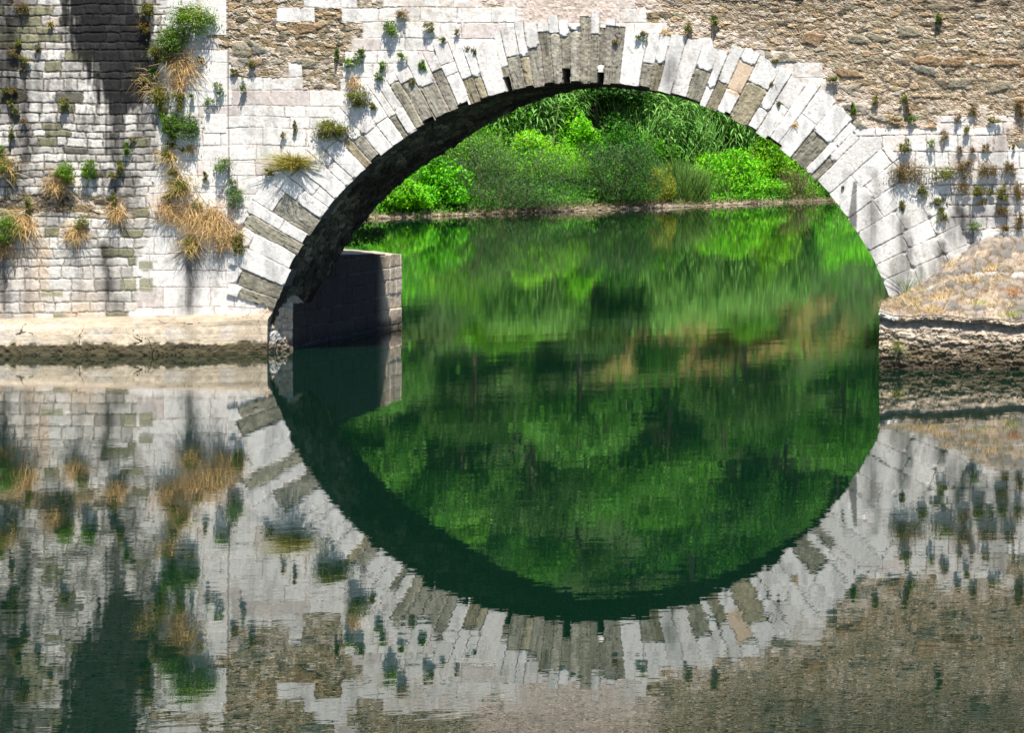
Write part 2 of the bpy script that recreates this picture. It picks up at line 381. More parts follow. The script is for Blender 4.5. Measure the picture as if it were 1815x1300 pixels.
strn = vn(tg * 5.5, rg_ / 45, 96) - .5; lam = sst(.06, .0, np.abs(vn(tg * 3.2, rg_ / 60, 100) - .5)) * sst(.45, .6, vn(tg, rg_ / 30, 106))
gc = gc * (1 + n3 * .7 + n1 * .6 + strn * .35)[..., None] * (1 - .5 * lam)[..., None]
c = c * (1 - gm)[..., None] + gc * gm[..., None]
jw = 1.0 + gm * .5
j = sst(jw + .5, jw * .3, d + n1 * 1.5)
fadej = .35 + .6 * sst(.3, .7, vn(gxr / 22, gyr / 22, 99))
fadej = np.maximum(fadej, gm)
c = mixc(c, np.array((.30, .25, .21)), j * fadej)
hr = .050 + .012 * (r2_ - .5) * 2 - .016 * j * fadej + n1 * (.005 + .014 * gm) + .010 * gm * n3 - .012 * gm - .012 * gm * lam - .03 * sst(7, 2, np.hypot(dth, np.minimum(dr, rg_ + 2))) * (r2_ > .45)
ot = (hsh(key, key * .21, 98) < .06) & (gm < .5) & (rg_ > 40) & (tg > 20) & (tg < 45)
c = np.where(ot[..., None], c * np.array((.85, .68, .52)), c)
c = c * (1 + n1 * .22 + n2 * .12)[..., None] * (1 - .25 * sst(.50, .72, fbm(gxr / 14, gyr / 34, 10, 4)))[..., None]
pit = sst(.70, .80, vn(gxr / 3.2, gyr / 2.6, 13)) * sst(.5, .7, vn(gxr / 22, gyr / 22, 14)) * (1 - gm); c = mixc(c, np.array((.33, .28, .24)), pit * .55)
s = stain(gxr, gyr)
c = c * (1 - .9 * s)[..., None] + np.array((.035, .033, .032)) * s[..., None]
for (a, wd, r0, r1) in NOTCH:
    s = (np.abs(tw - a) < wd / 2) & (rw < r1 + 1)
    hr = np.where(s, -.32, hr); c = np.where(s[..., None], np.array((.05, .045, .04)), c)
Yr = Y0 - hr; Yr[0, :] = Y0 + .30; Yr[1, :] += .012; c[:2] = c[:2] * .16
rad = AR + np.maximum(rg_, 0); rad = np.where(rg_ < 8, np.maximum(rad, AR + rin[ci] + n1 * 2), rad)
gxr = AC[0] + rad * np.sin(np.radians(tg)); gyr = AC[1] - rad * np.cos(np.radians(tg))
P = np.stack([wx(gxr), Yr, wz(gyr)], -1)
lim = outer[ci] + (vn(gxr / 6, gyr / 6, 12) - .5) * 4
km = (rg_ < lim)[:-1, :-1] & (gyr < 640)[:-1, :-1] & (tw > -72.4)[:-1, :-1]
mesh_np('arch_ring', rel(P), grid_faces(*tg.shape, mask=km), M_STONE, np.clip(c, .01, .86), bridge)

# ---- vault (soffit) lofted from the near circle to the traced rear edge
YB = 62.75
far = [(560, 600), (566, 555), (574, 525), (593, 470), (609, 440), (626, 413), (647, 390), (661, 373), (684, 347), (723, 313), (755, 288), (789, 269),
       (827, 243), (860, 222), (900, 198), (926, 185), (973, 170), (1019, 157), (1054, 153), (1095, 153), (1150, 158), (1230, 176), (1320, 208), (1400, 250), (1470, 305), (1530, 375), (1580, 450), (1612, 530), (1625, 600)]
fx = np.array([wx(p[0], YB) for p in far]); fz = np.array([wz(p[1], YB) for p in far])
sl_ = np.concatenate([[0], np.cumsum(np.hypot(np.diff(fx), np.diff(fz)))]); sl_ /= sl_[-1]
th = np.radians(np.linspace(-77, 77, 900))
nx_ = (AC[0] + (AR + 3.5) * np.sin(th)); ny_ = AC[1] - (AR + 3.5) * np.cos(th)
nX, nZ = wx(nx_), wz(ny_)
tt = np.linspace(0, 1, 900); fX = np.interp(tt, sl_, fx); fZ = np.interp(tt, sl_, fz)
ker = np.ones(15) / 15
fX[7:-7] = np.convolve(fX, ker, 'valid'); fZ[7:-7] = np.convolve(fZ, ker, 'valid')
dv = np.linspace(0, 1, 170)
U, D_ = np.meshgrid(np.arange(900) * 1.0, dv, indexing='ij')
VX = nX[:, None] * (1 - D_) + fX[:, None] * D_; VZ = nZ[:, None] * (1 - D_) + fZ[:, None] * D_
VY = (Y0 + .02) * (1 - D_) + YB * D_
k, e = voro(U * 1.75, D_ * 210, 15, 22, 101, .35); r1_ = hsh(k, k * .3, 102)
nn = fbm(U / 5, D_ * 40, 103, 3) - .5
inh = (.05 * r1_ * sst(.03, .3, e) + nn * .05) * sst(0, .03, D_) 
cxw, czw = wx(AC[0]), wz(AC[1]); nv = np.hypot(VX - cxw, VZ - czw)
VX = VX - (VX - cxw) / nv * inh; VZ = VZ - (VZ - czw) / nv * inh
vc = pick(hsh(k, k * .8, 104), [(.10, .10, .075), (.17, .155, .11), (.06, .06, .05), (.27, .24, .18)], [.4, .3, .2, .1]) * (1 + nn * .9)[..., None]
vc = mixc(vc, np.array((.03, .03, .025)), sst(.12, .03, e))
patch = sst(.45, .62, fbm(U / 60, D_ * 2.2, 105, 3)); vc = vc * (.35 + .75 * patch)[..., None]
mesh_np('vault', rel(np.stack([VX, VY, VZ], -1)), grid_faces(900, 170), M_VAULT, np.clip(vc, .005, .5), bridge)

# ---- rear wall, deck, parapets, abutment behind the right springing
def box(name, x0, x1, y0, y1, z0, z1, col, mat, parent, off=(0, Y0, 0)):
    V = np.array([(x, y, z) for x in (x0, x1) for y in (y0, y1) for z in (z0, z1)], float) - np.array(off)
    Fq = np.array([(0, 1, 3, 2), (4, 6, 7, 5), (0, 4, 5, 1), (2, 3, 7, 6), (0, 2, 6, 4), (1, 5, 7, 3)])
    return mesh_np(name, V, Fq, mat, np.tile(np.array(col, float), (8, 1)), parent)
zt = wz(-95) 
bX = np.concatenate([[-26.0], fX, [26.0]]);
bz0 = np.concatenate([[-.6], fZ, [-.6]])
V = np.concatenate([np.stack([bX, np.full(len(bX), YB), np.where(np.arange(len(bX)) == 0, -.6, bz0)], -1), np.stack([bX, np.full(len(bX), YB), np.full(len(bX), zt)], -1)])
V = V.copy(); nb = len(bX)
V = np.concatenate([V, [(fX[0], YB, -.6), (fX[-1], YB, -.6)]])
q = [(i, i + 1, nb + i + 1, nb + i) for i in range(1, nb - 2)] + [(0, 2 * nb, nb + 1, nb), (2 * nb + 1, nb - 1, 2 * nb - 1, 2 * nb - 2)]
mesh_np('rear_wall', rel(V), np.array(q), M_STONE, np.tile((.42, .37, .30), (len(V), 1)), bridge)
box('deck', -26, 26, Y0 + .05, YB - .01, zt - .9, zt - .35, (.35, .32, .27), M_STONE, bridge)
box('parapet', -26, 26, Y0 - .06, Y0 + .34, zt + .002, zt + .14, (.5, .47, .42), M_STONE, bridge)
box('parapet', -26, 26, YB - .34, YB + .05, zt + .002, zt + .14, (.5, .47, .42), M_STONE, bridge)
box('abutment', wx(1583), 26, Y0 + .12, YB - .02, -.6, 1.2, (.3, .27, .22), M_STONE, bridge)
box('side_wall', -26, wx(-169), Y0 - .005, Y0 + .5, -.6, zt, (.5, .48, .44), M_STONE, bridge)
box('side_wall', wx(2256), 26, Y0 - .005, Y0 + .5, -.6, zt, (.42, .37, .30), M_STONE, bridge)

# ---- stone footing under the left springing, running back behind the bridge
def wallgrid(pts, zb, ztop, step=.03):
    """vertical sheet along plan polyline pts; ztop per point"""
    pts = np.array(pts, float); L = np.concatenate([[0], np.cumsum(np.hypot(*np.diff(pts, axis=0).T))])
    n = int(L[-1] / step) + 2; s = np.linspace(0, L[-1], n)
    s = np.unique(np.concatenate([s, L])); X = np.interp(s, L, pts[:, 0]); Y = np.interp(s, L, pts[:, 1]); T = np.interp(s, L, ztop)
    m = int((max(ztop) - zb) / step) + 2; v = np.linspace(0, 1, m)
    Sg, Vg = np.meshgrid(s, v, indexing='ij')
    Zg = zb + (T[:, None] - zb) * Vg
    tx = np.gradient(X, s); ty = np.gradient(Y, s)
    return Sg, X[:, None] + 0 * Vg, Y[:, None] + 0 * Vg, Zg, ty[:, None] + 0 * Vg, -tx[:, None] + 0 * Vg, s
pA = (wx(466, 59.9), 59.9); pB = (wx(517, 60.6), 60.6); pC = (wx(712, 66.9), 66.9)
Sg, X, Y, Z, nx, ny, s = wallgrid([pA, pB, pC, (-9.5, 66.9)], -.5, [.62, .78, 1.86, 1.86])
tb = np.hypot(pB[0] - pA[0], pB[1] - pA[1])
# top profile: low in front, stepping up behind the vault springing
top = np.interp(s, [0, tb * .5, tb, tb + 1.0, tb + 1.7, tb + 2.4, tb + 4.4, tb + 6.2, 99], [.95, 1.45, 1.12, 1.05, 1.55, 2.12, 2.03, 1.90, 1.88])
zb = -.5; vv = (Z - zb) / (np.array(np.interp(s, [0, s[-1]], [1, 1]))[:, None] * (Z[:, -1:] - zb)); Z = zb + (top[:, None] - zb) * vv
k, cx_, cy_, d = courses(Sg * 75, -Z * 75, -200, 60, (22, 32), (32, 62), 203, 1.2)
rn = hsh(k, k * .4, 204); nn = fbm(Sg * 14, Z * 14, 205, 4) - .5
c = pick(rn, [(.74, .58, .42), (.78, .63, .48), (.66, .52, .38)], [.4, .35, .25]) * (1 + nn * .5)[..., None]
front = sst(tb + .05, tb - .05, Sg)
k2, e2 = voro(Sg * 75, Z * 75 + Sg * 18, 40, 22, 206, .15, .5)
c = c * (1 - front)[..., None] + (pick(hsh(k2, k2 * .3, 207), [(.56, .44, .34), (.40, .385, .36), (.60, .48, .37)], [.4, .2, .4]) * (1 + nn * .9)[..., None]) * front[..., None]
j = sst(1.6, .3, d); c = mixc(c, np.array((.62, .56, .48)), j * (1 - front) * .45 * sst(.3, .6, vn(Sg * 5, Z * 5, 208)))
c = mixc(c, np.array((.10, .08, .06)), sst(.045, .01, e2) * front * .7)
damp = sst(.34, .12, Z + nn * .2); c = c * (1 - .55 * damp)[..., None]; c = mixc(c, np.array((.07, .055, .03)), damp * .55)
run = sst(.5, .9, vn(Sg * 9, Z * .8, 209)); c = c * (1 - .3 * run * (1 - front))[..., None]
# bridge shade painted into the side's colour, ending at the sunlit end
shade_paint = sst(tb - .01, tb + .05, Sg) * sst(tb + 5.7, tb + 4.7, Sg); c = c * (1 - .965 * shade_paint)[..., None] + np.array((.003, .005, .011)) * shade_paint[..., None] + (np.array((.10, .12, .16)) * .35 * (j * sst(.4, .7, vn(Sg * 5, Z * 5, 208)) * shade_paint)[..., None])
h = .022 * rn - .018 * j * (1 - front) - .03 * sst(4, 0, np.abs(Sg - s[np.argmin(np.abs(X[:, 0] - pC[0]) + np.abs(Y[:, 0] - pC[1]))]) * 75) * sst(.4, .8, nn + .5) + front * (.018 * sst(0, .08, e2)) + nn * (.01 + .06 * front)
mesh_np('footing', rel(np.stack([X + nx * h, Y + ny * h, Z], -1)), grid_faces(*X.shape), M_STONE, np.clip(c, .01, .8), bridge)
# its sloping top
n = len(s); xi = np.linspace(0, 1, 40)
ex, ey, ez = X[:, -1] + (nx * h)[:, -1], Y[:, -1] + (ny * h)[:, -1], Z[:, -1]
TX = ex[:, None] * (1 - xi) + (-9.6) * xi; TY = ey[:, None] + 0 * xi; TZ = ez[:, None] + .25 * np.sin(xi * 1.5)[None] + (fbm(TX * 4, TY * 4, 211, 3) - .5) * .07 * (xi > 0)
cT = np.tile(np.array((.36, .31, .24)), TX.shape + (1,)) * (.8 + .4 * fbm(TX * 7, TY * 7, 212, 3))[..., None]
gs2 = sst(tb - .1, tb, s) * sst(tb + 3.4, tb + 2.2, s); cT = cT * (1 - .93 * gs2)[:, None, None]  # vault shade painted into the colour of the top's front part
okf = (s[:-1] > tb - .02)[:, None] & np.ones((1, 39), bool)
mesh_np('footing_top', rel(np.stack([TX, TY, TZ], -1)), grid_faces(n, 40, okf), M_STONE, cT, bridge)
fs = s <= tb + .03; bk = np.linspace(0, 1, 12)
BX = ex[fs][:, None] + 0 * bk; BY = ey[fs][:, None] + .55 * bk; BZ = ez[fs][:, None] - .05 * bk + (fbm(BX * 9, BY * 9, 213, 3) - .5) * .1 * (bk > 0)
mesh_np('footing_top', rel(np.stack([BX, BY, BZ], -1)), grid_faces(int(fs.sum()), 12), M_STONE, np.tile(np.array((.33, .28, .22)), BX.shape + (1,)) * (.7 + .6 * fbm(BX * 9, BY * 9, 214, 3))[..., None], bridge)

# ---- low rendered plinth along the left wall
px = np.arange(-170, 484, 1.5)
prof = [(59.30, -.5), (59.30, 0.0), (59.31, .2), (59.33, .45), (59.36, .66), (59.40, .72), (59.5, .76), (59.70, .80), (60.02, .86)]
pv = np.concatenate([np.linspace(prof[i][1], prof[i + 1][1], k_, endpoint=False) for i, k_ in zip(range(8), (6, 12, 14, 12, 5, 4, 4, 8))] + [[.86]])
pL = np.concatenate([[0], np.cumsum([math.hypot(prof[i + 1][0] - prof[i][0], prof[i + 1][1] - prof[i][1]) for i in range(8)])])
sv = np.linspace(0, pL[-1], 92)
PY = np.interp(sv, pL, [p[0] for p in prof]); PZ = np.interp(sv, pL, [p[1] for p in prof])
gx, gs_ = np.meshgrid(px, sv); gY = np.interp(gs_, sv, PY); gZ = np.interp(gs_, sv, PZ)
gX = wx(gx) ; endb = sst(380, 460, gx)
gY = gY + np.maximum(59.98 - gY, 0) * endb * .7; gZ = gZ + (gZ > .5) * (gx - 225) / 450 * .12
nn = fbm(gx / 9, gs_ * 9, 221, 4) - .5; nb_ = fbm(gx / 60, gs_ * 1.5, 222, 3) - .5
cr1, ce = voro(gx, gs_ * 75, 95, 50, 223, .5); crack = sst(.022, .006, ce) * sst(.35, .55, vn(gx / 50, gs_ * 1.5, 224))
lay = sst(.12, .0, np.abs(frac((gZ * 5.2 + nb_ * 1.2)) - .5)) * .4
c = np.array((.52, .43, .32)) * (1 + nn * .7 + nb_ * .4)[..., None]
c = mixc(c, np.array((.52, .50, .47)), sst(.55, .75, vn(gx / 30, gs_ * 3, 225)) * .4)
c = mixc(c, np.array((.08, .06, .04)), crack * .85)
wet = sst(.29, .23, gZ + nn * .12 + nb_ * .06); c = mixc(c, np.array((.055, .045, .02)) * (1 + nn)[..., None], wet * .95)
c = c * (1 - .25 * lay)[..., None]
topf = sst(.62, .74, gZ); c = c * (1 - .45 * topf)[..., None]  # top face coloured darker to offset the steep sun on it
h = nn * .022 + nb_ * .045 - crack * .04 - lay * .008 + wet * nn * .04
mesh_np('plinth', rel(np.stack([gX, gY - h, gZ], -1)), grid_faces(*gx.shape), M_STONE, np.clip(c, .01, .8), bridge)

# ------------------------------------------------------------------ cobbled embankment at the right
emb = empty('river_embankment', (11, 57, 0), 'cobbled slope with dry grass above a rough stone wall at the right pier', 'embankment')
def rele(V):
    V = np.array(V, float).copy(); V -= np.array((11, 57, 0)); return V
YE = 56.3; X0 = wx(1559, YE)
u = np.arange(0, 10.5, .022); v = np.arange(0, 1, .012)
U, V_ = np.meshgrid(u, v)
Zt = np.interp(U, [0, .3, 3.5, 9], [1.30, 1.22, 1.05, .98]) + (vn(U * 3, U * 0, 301) - .5) * .08
Z = -.5 + (Zt + .5) * V_
n1 = fbm(U * 16, Z * 16, 302, 3) - .5; n2 = fbm(U * 2.2, Z * 3, 303, 3) - .5
k, e = voro(U * 75, Z * 75, 17, 8, 304, .5); r1 = hsh(k, k * .3, 305)
k2, e2 = voro(U * 75, Z * 75, 46, 9, 308, .3)
n3_ = fbm(U * 4, Z * 17, 309, 4) - .5
h = .03 * sst(.02, .2, e) * (.3 + r1) + n1 * .035 + n2 * .06 + n3_ * .07
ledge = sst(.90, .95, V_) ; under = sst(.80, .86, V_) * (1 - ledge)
h = h + ledge * .05 - under * .07
c = pick(hsh(k, k * .7, 306), [(.42, .37, .31), (.50, .44, .37), (.33, .30, .26), (.56, .52, .46)], [.35, .3, .2, .15]) * (.95 + n1 * .9 + n3_ * 1.0)[..., None]
c = mixc(c, np.array((.10, .08, .055)), sst(.10, .02, e) * .75 * sst(.3, .6, .5 + n3_ * 1.5))
c = mixc(c, np.array((.22, .22, .23)), under * .75)  # shadow line below the ledge, painted into the wall colour
c = c * np.array((1.04, .95, .85))
low = sst(.72, .34, Z + n1 * .25 + n2 * .5); c = mixc(c, np.array((.06, .045, .02)), low * .88 * sst(.2, .6, .5 + n1 + (1 - r1) * .5)) 
c = c * (1 - .45 * sst(.25, .05, Z))[..., None]
c = np.where((U < .42)[..., None] & (ledge > .5)[..., None], np.array((.62, .60, .55)) * (1 + n1)[..., None], c)
Yw_ = YE - h + 0 * U; Yw_[-1] = YE + .3
mesh_np('retaining_wall', rele(np.stack([X0 + U, Yw_, Z], -1)), grid_faces(*U.shape), M_COB, np.clip(c, .01, .8), emb)
# slope
v = np.linspace(0, 1, 190); U, V_ = np.meshgrid(u, v)
frontx = X0 + U; backx = wx(1577) + U * 1.0
Xs = frontx * (1 - V_) + backx * V_; Ys = (YE - .03) * (1 - V_) + (Y0 + .03) * V_
zb_ = np.interp(Xs, [wx(1570), wx(1600), wx(1640), wx(1690), wx(1742), wx(1760), 30], [1.02, 1.22, 1.62, 2.2, 2.66, 2.72, 2.78])
Zf = np.interp(U, [0, .3, 3.5, 9], [1.30, 1.22, 1.05, .98]) + (vn(U * 3, U * 0, 301) - .5) * .08
Zs = Zf * (1 - V_ ** 1.05) + zb_ * V_ ** 1.05
n1 = fbm(Xs * 14, Ys * 9, 312, 3) - .5; n2 = fbm(Xs * 1.8, Ys * 1.6, 313, 3) - .5
k, e = voro(U * 75, V_ * 4.2 * 75, 22, 26, 314, .22, .8); r1 = hsh(k, k * .3, 315)
st_ = ((r1 > .34) | ((V_ > .86) & (U > 1.9))) & (n2 < .12) | ((V_ > .84) & (U > 1.7))
stn = st_ * sst(.04, .16, e)
n4 = fbm(Xs * 34, Ys * 26, 318, 3) - .5
c = np.array((.255, .205, .155)) * (1 + n1 * 1.3 + n2 * .4 + n4 * 1.3)[..., None]
cs = pick(hsh(k, k * .7, 316), [(.19, .165, .14), (.235, .20, .165), (.13, .12, .11), (.32, .30, .27)], [.33, .33, .26, .08]) * (1 + n1 * .45)[..., None]
c = c * (1 - stn)[..., None] + cs * stn[..., None]
c = mixc(c, np.array((.09, .065, .04)), st_ * sst(.09, .02, e) * .75)
h = sst(0, .03, V_) * stn * .085 * np.sqrt(np.clip(e * 2, 0, 1)) + sst(0, .02, V_) * (n1 * .035 + n4 * .03) + n2 * .12 * sst(0, .1, V_) * sst(1, .9, V_)
mesh_np('cobble_slope', rele(np.stack([Xs, Ys - h * .55, Zs + h * .8], -1)), grid_faces(*U.shape), M_COB, np.clip(c, .01, .8), emb, smooth=True)
Ve = np.array([(X0 + .01, YE + .03, -.5), (X0 + .01, YE + .03, 1.25), (wx(1577), Y0, 1.0), (wx(1577), Y0, -.5)])
mesh_np('end_wall', rele(Ve), np.array([(0, 1, 2, 3)]), M_COB, np.tile((.4, .36, .3), (4, 1)), emb)

# ------------------------------------------------------------------ water
m, t, b = mat_new('river_water')
b.inputs['Base Color'].default_value = (.0014, .0110, .0056, 1); b.inputs['IOR'].default_value = 1.85
tc = t.nodes.new('ShaderNodeTexCoord')
sep = t.nodes.new('ShaderNodeSeparateXYZ'); t.links.new(tc.outputs['Object'], sep.inputs[0])
rr_ = t.nodes.new('ShaderNodeMapRange'); rr_.inputs[1].default_value = 30; rr_.inputs[2].default_value = 62
rr_.inputs[3].default_value = .0; rr_.inputs[4].default_value = .030
t.links.new(sep.outputs['Y'], rr_.inputs[0]); t.links.new(rr_.outputs[0], b.inputs['Roughness'])
mp = t.nodes.new('ShaderNodeMapping'); mp.inputs['Scale'].default_value = (1.0, 1.5, 1); t.links.new(tc.outputs['Object'], mp.inputs[0])
def noise(sc, det):
    n = t.nodes.new('ShaderNodeTexNoise'); n.inputs['Scale'].default_value = sc; n.inputs['Detail'].default_value = det
    t.links.new(mp.outputs[0], n.inputs['Vector']); return n
na, nb2, nc = noise(2.6, 2), noise(.45, 2), noise(.06, 2)
def math_(op, a, b_):
    n = t.nodes.new('ShaderNodeMath'); n.operation = op
    for i, q_ in enumerate((a, b_)):
        if isinstance(q_, (int, float)): n.inputs[i].default_value = q_
        else: t.links.new(q_, n.inputs[i])
    return n.outputs[0]
amp = t.nodes.new('ShaderNodeMapRange'); amp.inputs[1].default_value = .38; amp.inputs[2].default_value = .62
amp.inputs[3].default_value = .0004; amp.inputs[4].default_value = .0011
t.links.new(nc.outputs['Fac'], amp.inputs[0])
hsum = math_('ADD', math_('MULTIPLY', na.outputs['Fac'], amp.outputs[0]), math_('MULTIPLY', nb2.outputs['Fac'], .002))
bp = t.nodes.new('ShaderNodeBump'); bp.inputs['Strength'].default_value = 1; bp.inputs['Distance'].default_value = 1
t.links.new(hsum, bp.inputs['Height']); t.links.new(bp.outputs[0], b.inputs['Normal'])
wv = np.array([(-220, -60, 0), (220, -60, 0), (220, 330, 0), (-220, 330, 0)])
wo = mesh_np('river_water', wv, np.array([(0, 1, 2, 3)]), m); wo['kind'] = 'structure'

# ------------------------------------------------------------------ far bank and hillside
B0 = np.array((wx(640, 126.2), 126.2)); B1 = np.array((wx(1480, 149.0), 149.0)); Ld = B1 - B0; LEN = np.hypot(*Ld); Ld /= LEN
Nd = np.array((-Ld[1], Ld[0]))
def bank_z(s, t_):
    b_ = np.interp(t_, [-6, -.25, .35, 1.0, 2.5, 9, 14, 30, 70, 120], [-2.5, -.20, .12, .34, .95, 3.6, 6.2, 17, 42, 66])
    return b_ + (vn(s / 4, t_ / 4, 401) - .5) * .5 * np.clip(t_ / 2, 0, 1) + (fbm(s / 25, t_ / 20, 402, 3) - .5) * np.clip(t_ - 8, 0, 60) * .22
def wob_s(s): return (vn(s / 3.5, s * 0, 403) - .5) * .35 + (vn(s / 14, s * 0, 404) - .5) * .8
def bank_pt(px, t_, dz=0.0):
    """point on the bank seen in photo column px, t_ metres inland of the waterline"""
    k_ = (px - CX) / F
    o = B0 + Nd * t_          # o + s*Ld : x - CAMX = k*y
    s_ = (k_ * o[1] + CAMX - o[0]) / (Ld[0] - k_ * Ld[1])
    p = o + Ld * s_
    tw_ = t_
    return Vector((p[0], p[1], float(bank_z(np.array(s_), np.array(tw_ - wob_s(np.array(s_))))) + dz)), s_
sg = np.arange(-95, 190, .8); tgd = np.concatenate([np.arange(-6, 12, .35), np.arange(12, 121, 1.5)])
SG, TG = np.meshgrid(sg, tgd)
Zt = bank_z(SG, TG - wob_s(SG))
X = B0[0] + SG * Ld[0] + TG * Nd[0]; Y = B0[1] + SG * Ld[1] + TG * Nd[1]
nn = fbm(SG, TG, 405, 3)
c = mixc(np.array((.13, .10, .065)) * np.ones(X.shape + (1,)), np.array((.03, .06, .015)), sst(.3, .9, TG + nn * 1.2 - .6 - wob_s(SG) * 1.0)) * (.6 + .8 * nn)[..., None]
CL0 = bank_pt(1150, 16)[1]; CL1 = bank_pt(1570, 16)[1]
clr = sst(CL0 - 2, CL0 + 2, SG) * sst(CL1 + 2, CL1 - 2, SG) * sst(15, 17, TG) * sst(24, 21, TG) * sst(.44, .54, fbm(SG / 3, TG / 2, 409, 3))
c = mixc(c, np.array((.27, .175, .06)) * (.7 + .6 * nn)[..., None], clr * .55)
g_ = mesh_np('hillside_ground', np.stack([X, Y, Zt], -1), grid_faces(*X.shape), M_SOIL, np.clip(c, .005, .6)); g_['kind'] = 'structure'

# ------------------------------------------------------------------ foliage
RN = np.random.default_rng(5)
def quads(Pc, A, B):
    V = np.stack([Pc - A, Pc - B * .55 + A * .1, Pc + A, Pc + B * .55 + A * .1], 1)
    return V.reshape(-1, 3), np.arange(len(Pc) * 4).reshape(-1, 4)
def leaf_cloud(Pc, size, up=.55, drop=0.0, ratio=1.0, rng=RN):
    n = len(Pc); d = rng.normal(size=(n, 3)); d /= np.linalg.norm(d, axis=1)[:, None]
    d[:, 2] -= drop; nrm = rng.normal(size=(n, 3)) * (1 - up) + np.array((0.1, -.35, 1)) * up
    a = d - nrm * (np.sum(d * nrm, 1) / np.sum(nrm * nrm, 1))[:, None]; a /= np.linalg.norm(a, axis=1)[:, None] + 1e-6
    b_ = np.cross(nrm, a); b_ /= np.linalg.norm(b_, axis=1)[:, None] + 1e-6
    sz = (size * rng.uniform(.6, 1.3, n))[:, None]
    return quads(Pc, a * sz * .5, b_ * sz * .5 * ratio)
def colvar(base, n, var=.25, rng=RN, hue=.12):
    c = np.array(base)[None] * rng.uniform(1 - var, 1 + var, (n, 1)) * rng.uniform(1 - hue, 1 + hue, (n, 3))
    return np.clip(np.repeat(c, 4, axis=0), .003, .8)
def crown_points(n, rx, ry, rz, nb, rng, blob=.33, flat=0.0):
    """points in many clumps spread over an ellipsoid shell - an uneven crown with gaps"""
    ct = rng.normal(size=(nb, 3)); ct /= np.linalg.norm(ct, axis=1)[:, None]
    ct[:, 2] = np.abs(ct[:, 2]) * 1.0 - flat
    ct *= rng.uniform(.45, .92, (nb, 1))
    rad = rng.uniform(.55, 1.25, nb) * blob
    i = rng.integers(0, nb, n); p = rng.normal(size=(n, 3)); p /= np.linalg.norm(p, axis=1)[:, None]
    p *= rng.uniform(.35, 1.0, (n, 1)) ** .6
    P = ct[i] + p * rad[i][:, None] * np.array((1.1, 1.1, .75))
    return P * np.array((rx, ry, rz)), i

def tube_mesh(paths, sides=6):
    """paths: list of (points, radii)"""
    Vs, Fs, off = [], [], 0
    for pts, rad in paths:
        pts = np.array(pts, float); n = len(pts); tg_ = np.gradient(pts, axis=0); tg_ /= np.linalg.norm(tg_, axis=1)[:, None] + 1e-9
        ref = np.array((0.3, 1, 0.1)); a = np.cross(tg_, ref); a /= np.linalg.norm(a, axis=1)[:, None] + 1e-9; b_ = np.cross(tg_, a)
        an = np.linspace(0, 2 * math.pi, sides, endpoint=False)
        ring = pts[:, None] + (a[:, None] * np.cos(an)[None, :, None] + b_[:, None] * np.sin(an)[None, :, None]) * np.array(rad)[:, None, None]
        Vs.append(ring.reshape(-1, 3))
        i = np.arange(n * sides).reshape(n, sides); j_ = np.roll(i, -1, axis=1)
        Fs.append(np.stack([i[:-1], j_[:-1], j_[1:], i[1:]], -1).reshape(-1, 4) + off); off += n * sides
    return np.concatenate(Vs), np.concatenate(Fs)

def blades(n, rng, spread, length, droop, width, out=1.0, upw=.6, segs=4, base=.06, sx=1.0):
    """arching grass blades rooted near the origin, growing to -Y (away from a wall) and up, then drooping"""
    an = rng.uniform(-1, 1, n) * spread
    L = length * rng.uniform(.5, 1.1, n)
    d0 = np.stack([np.sin(an) * sx, -np.cos(an * .8) * out * rng.uniform(.4, 1, n), upw * rng.uniform(-.1, 1.2, n)], -1)
    d0 /= np.linalg.norm(d0, axis=1)[:, None]
    root = np.stack([rng.normal(0, base, n), np.zeros(n) - .01, rng.normal(0, base, n)], -1)
    tt_ = np.linspace(0, 1, segs + 1)
    P = root[:, None] + d0[:, None] * (tt_ * 1.0)[None, :, None] * L[:, None, None]
    P[..., 2] -= (droop * rng.uniform(.2, 1.4, n))[:, None] * (tt_ ** 2)[None] * L[:, None]
    P[..., 0] += (rng.normal(0, .55, n))[:, None] * (tt_ ** 2)[None] * L[:, None]
    sd = np.cross(d0, rng.normal(size=(n, 3))); sd /= np.linalg.norm(sd, axis=1)[:, None] + 1e-9
    wd = width * (1 - tt_ * .85)
    A = P - sd[:, None] * wd[None, :, None] * .5; B_ = P + sd[:, None] * wd[None, :, None] * .5
    V = np.stack([A, B_], 2).reshape(n, (segs + 1) * 2, 3)
    f = np.array([(2 * i, 2 * i + 1, 2 * i + 3, 2 * i + 2) for i in range(segs)])
    Fq = (f[None] + (np.arange(n) * (segs + 1) * 2)[:, None, None]).reshape(-1, 4)
    return V.reshape(-1, 3), Fq
def rep(c_, n, k_, rng, var=.25):
    c = np.array(c_)[None] * rng.uniform(1 - var, 1 + var, (n, 1)) * rng.uniform(.92, 1.08, (n, 3)); return np.repeat(np.clip(c, .003, .8), k_, axis=0)

# colours of leaves (albedo)
G_BR, G_MID, G_DK, G_WIL = (.12, .45, .003), (.055, .25, .006), (.014, .06, .006), (.06, .125, .032)
G_YEL, G_CANE = (.20, .45, .004), (.17, .38, .07)
DRYC, RUST = (.56, .385, .17), (.20, .10, .035)

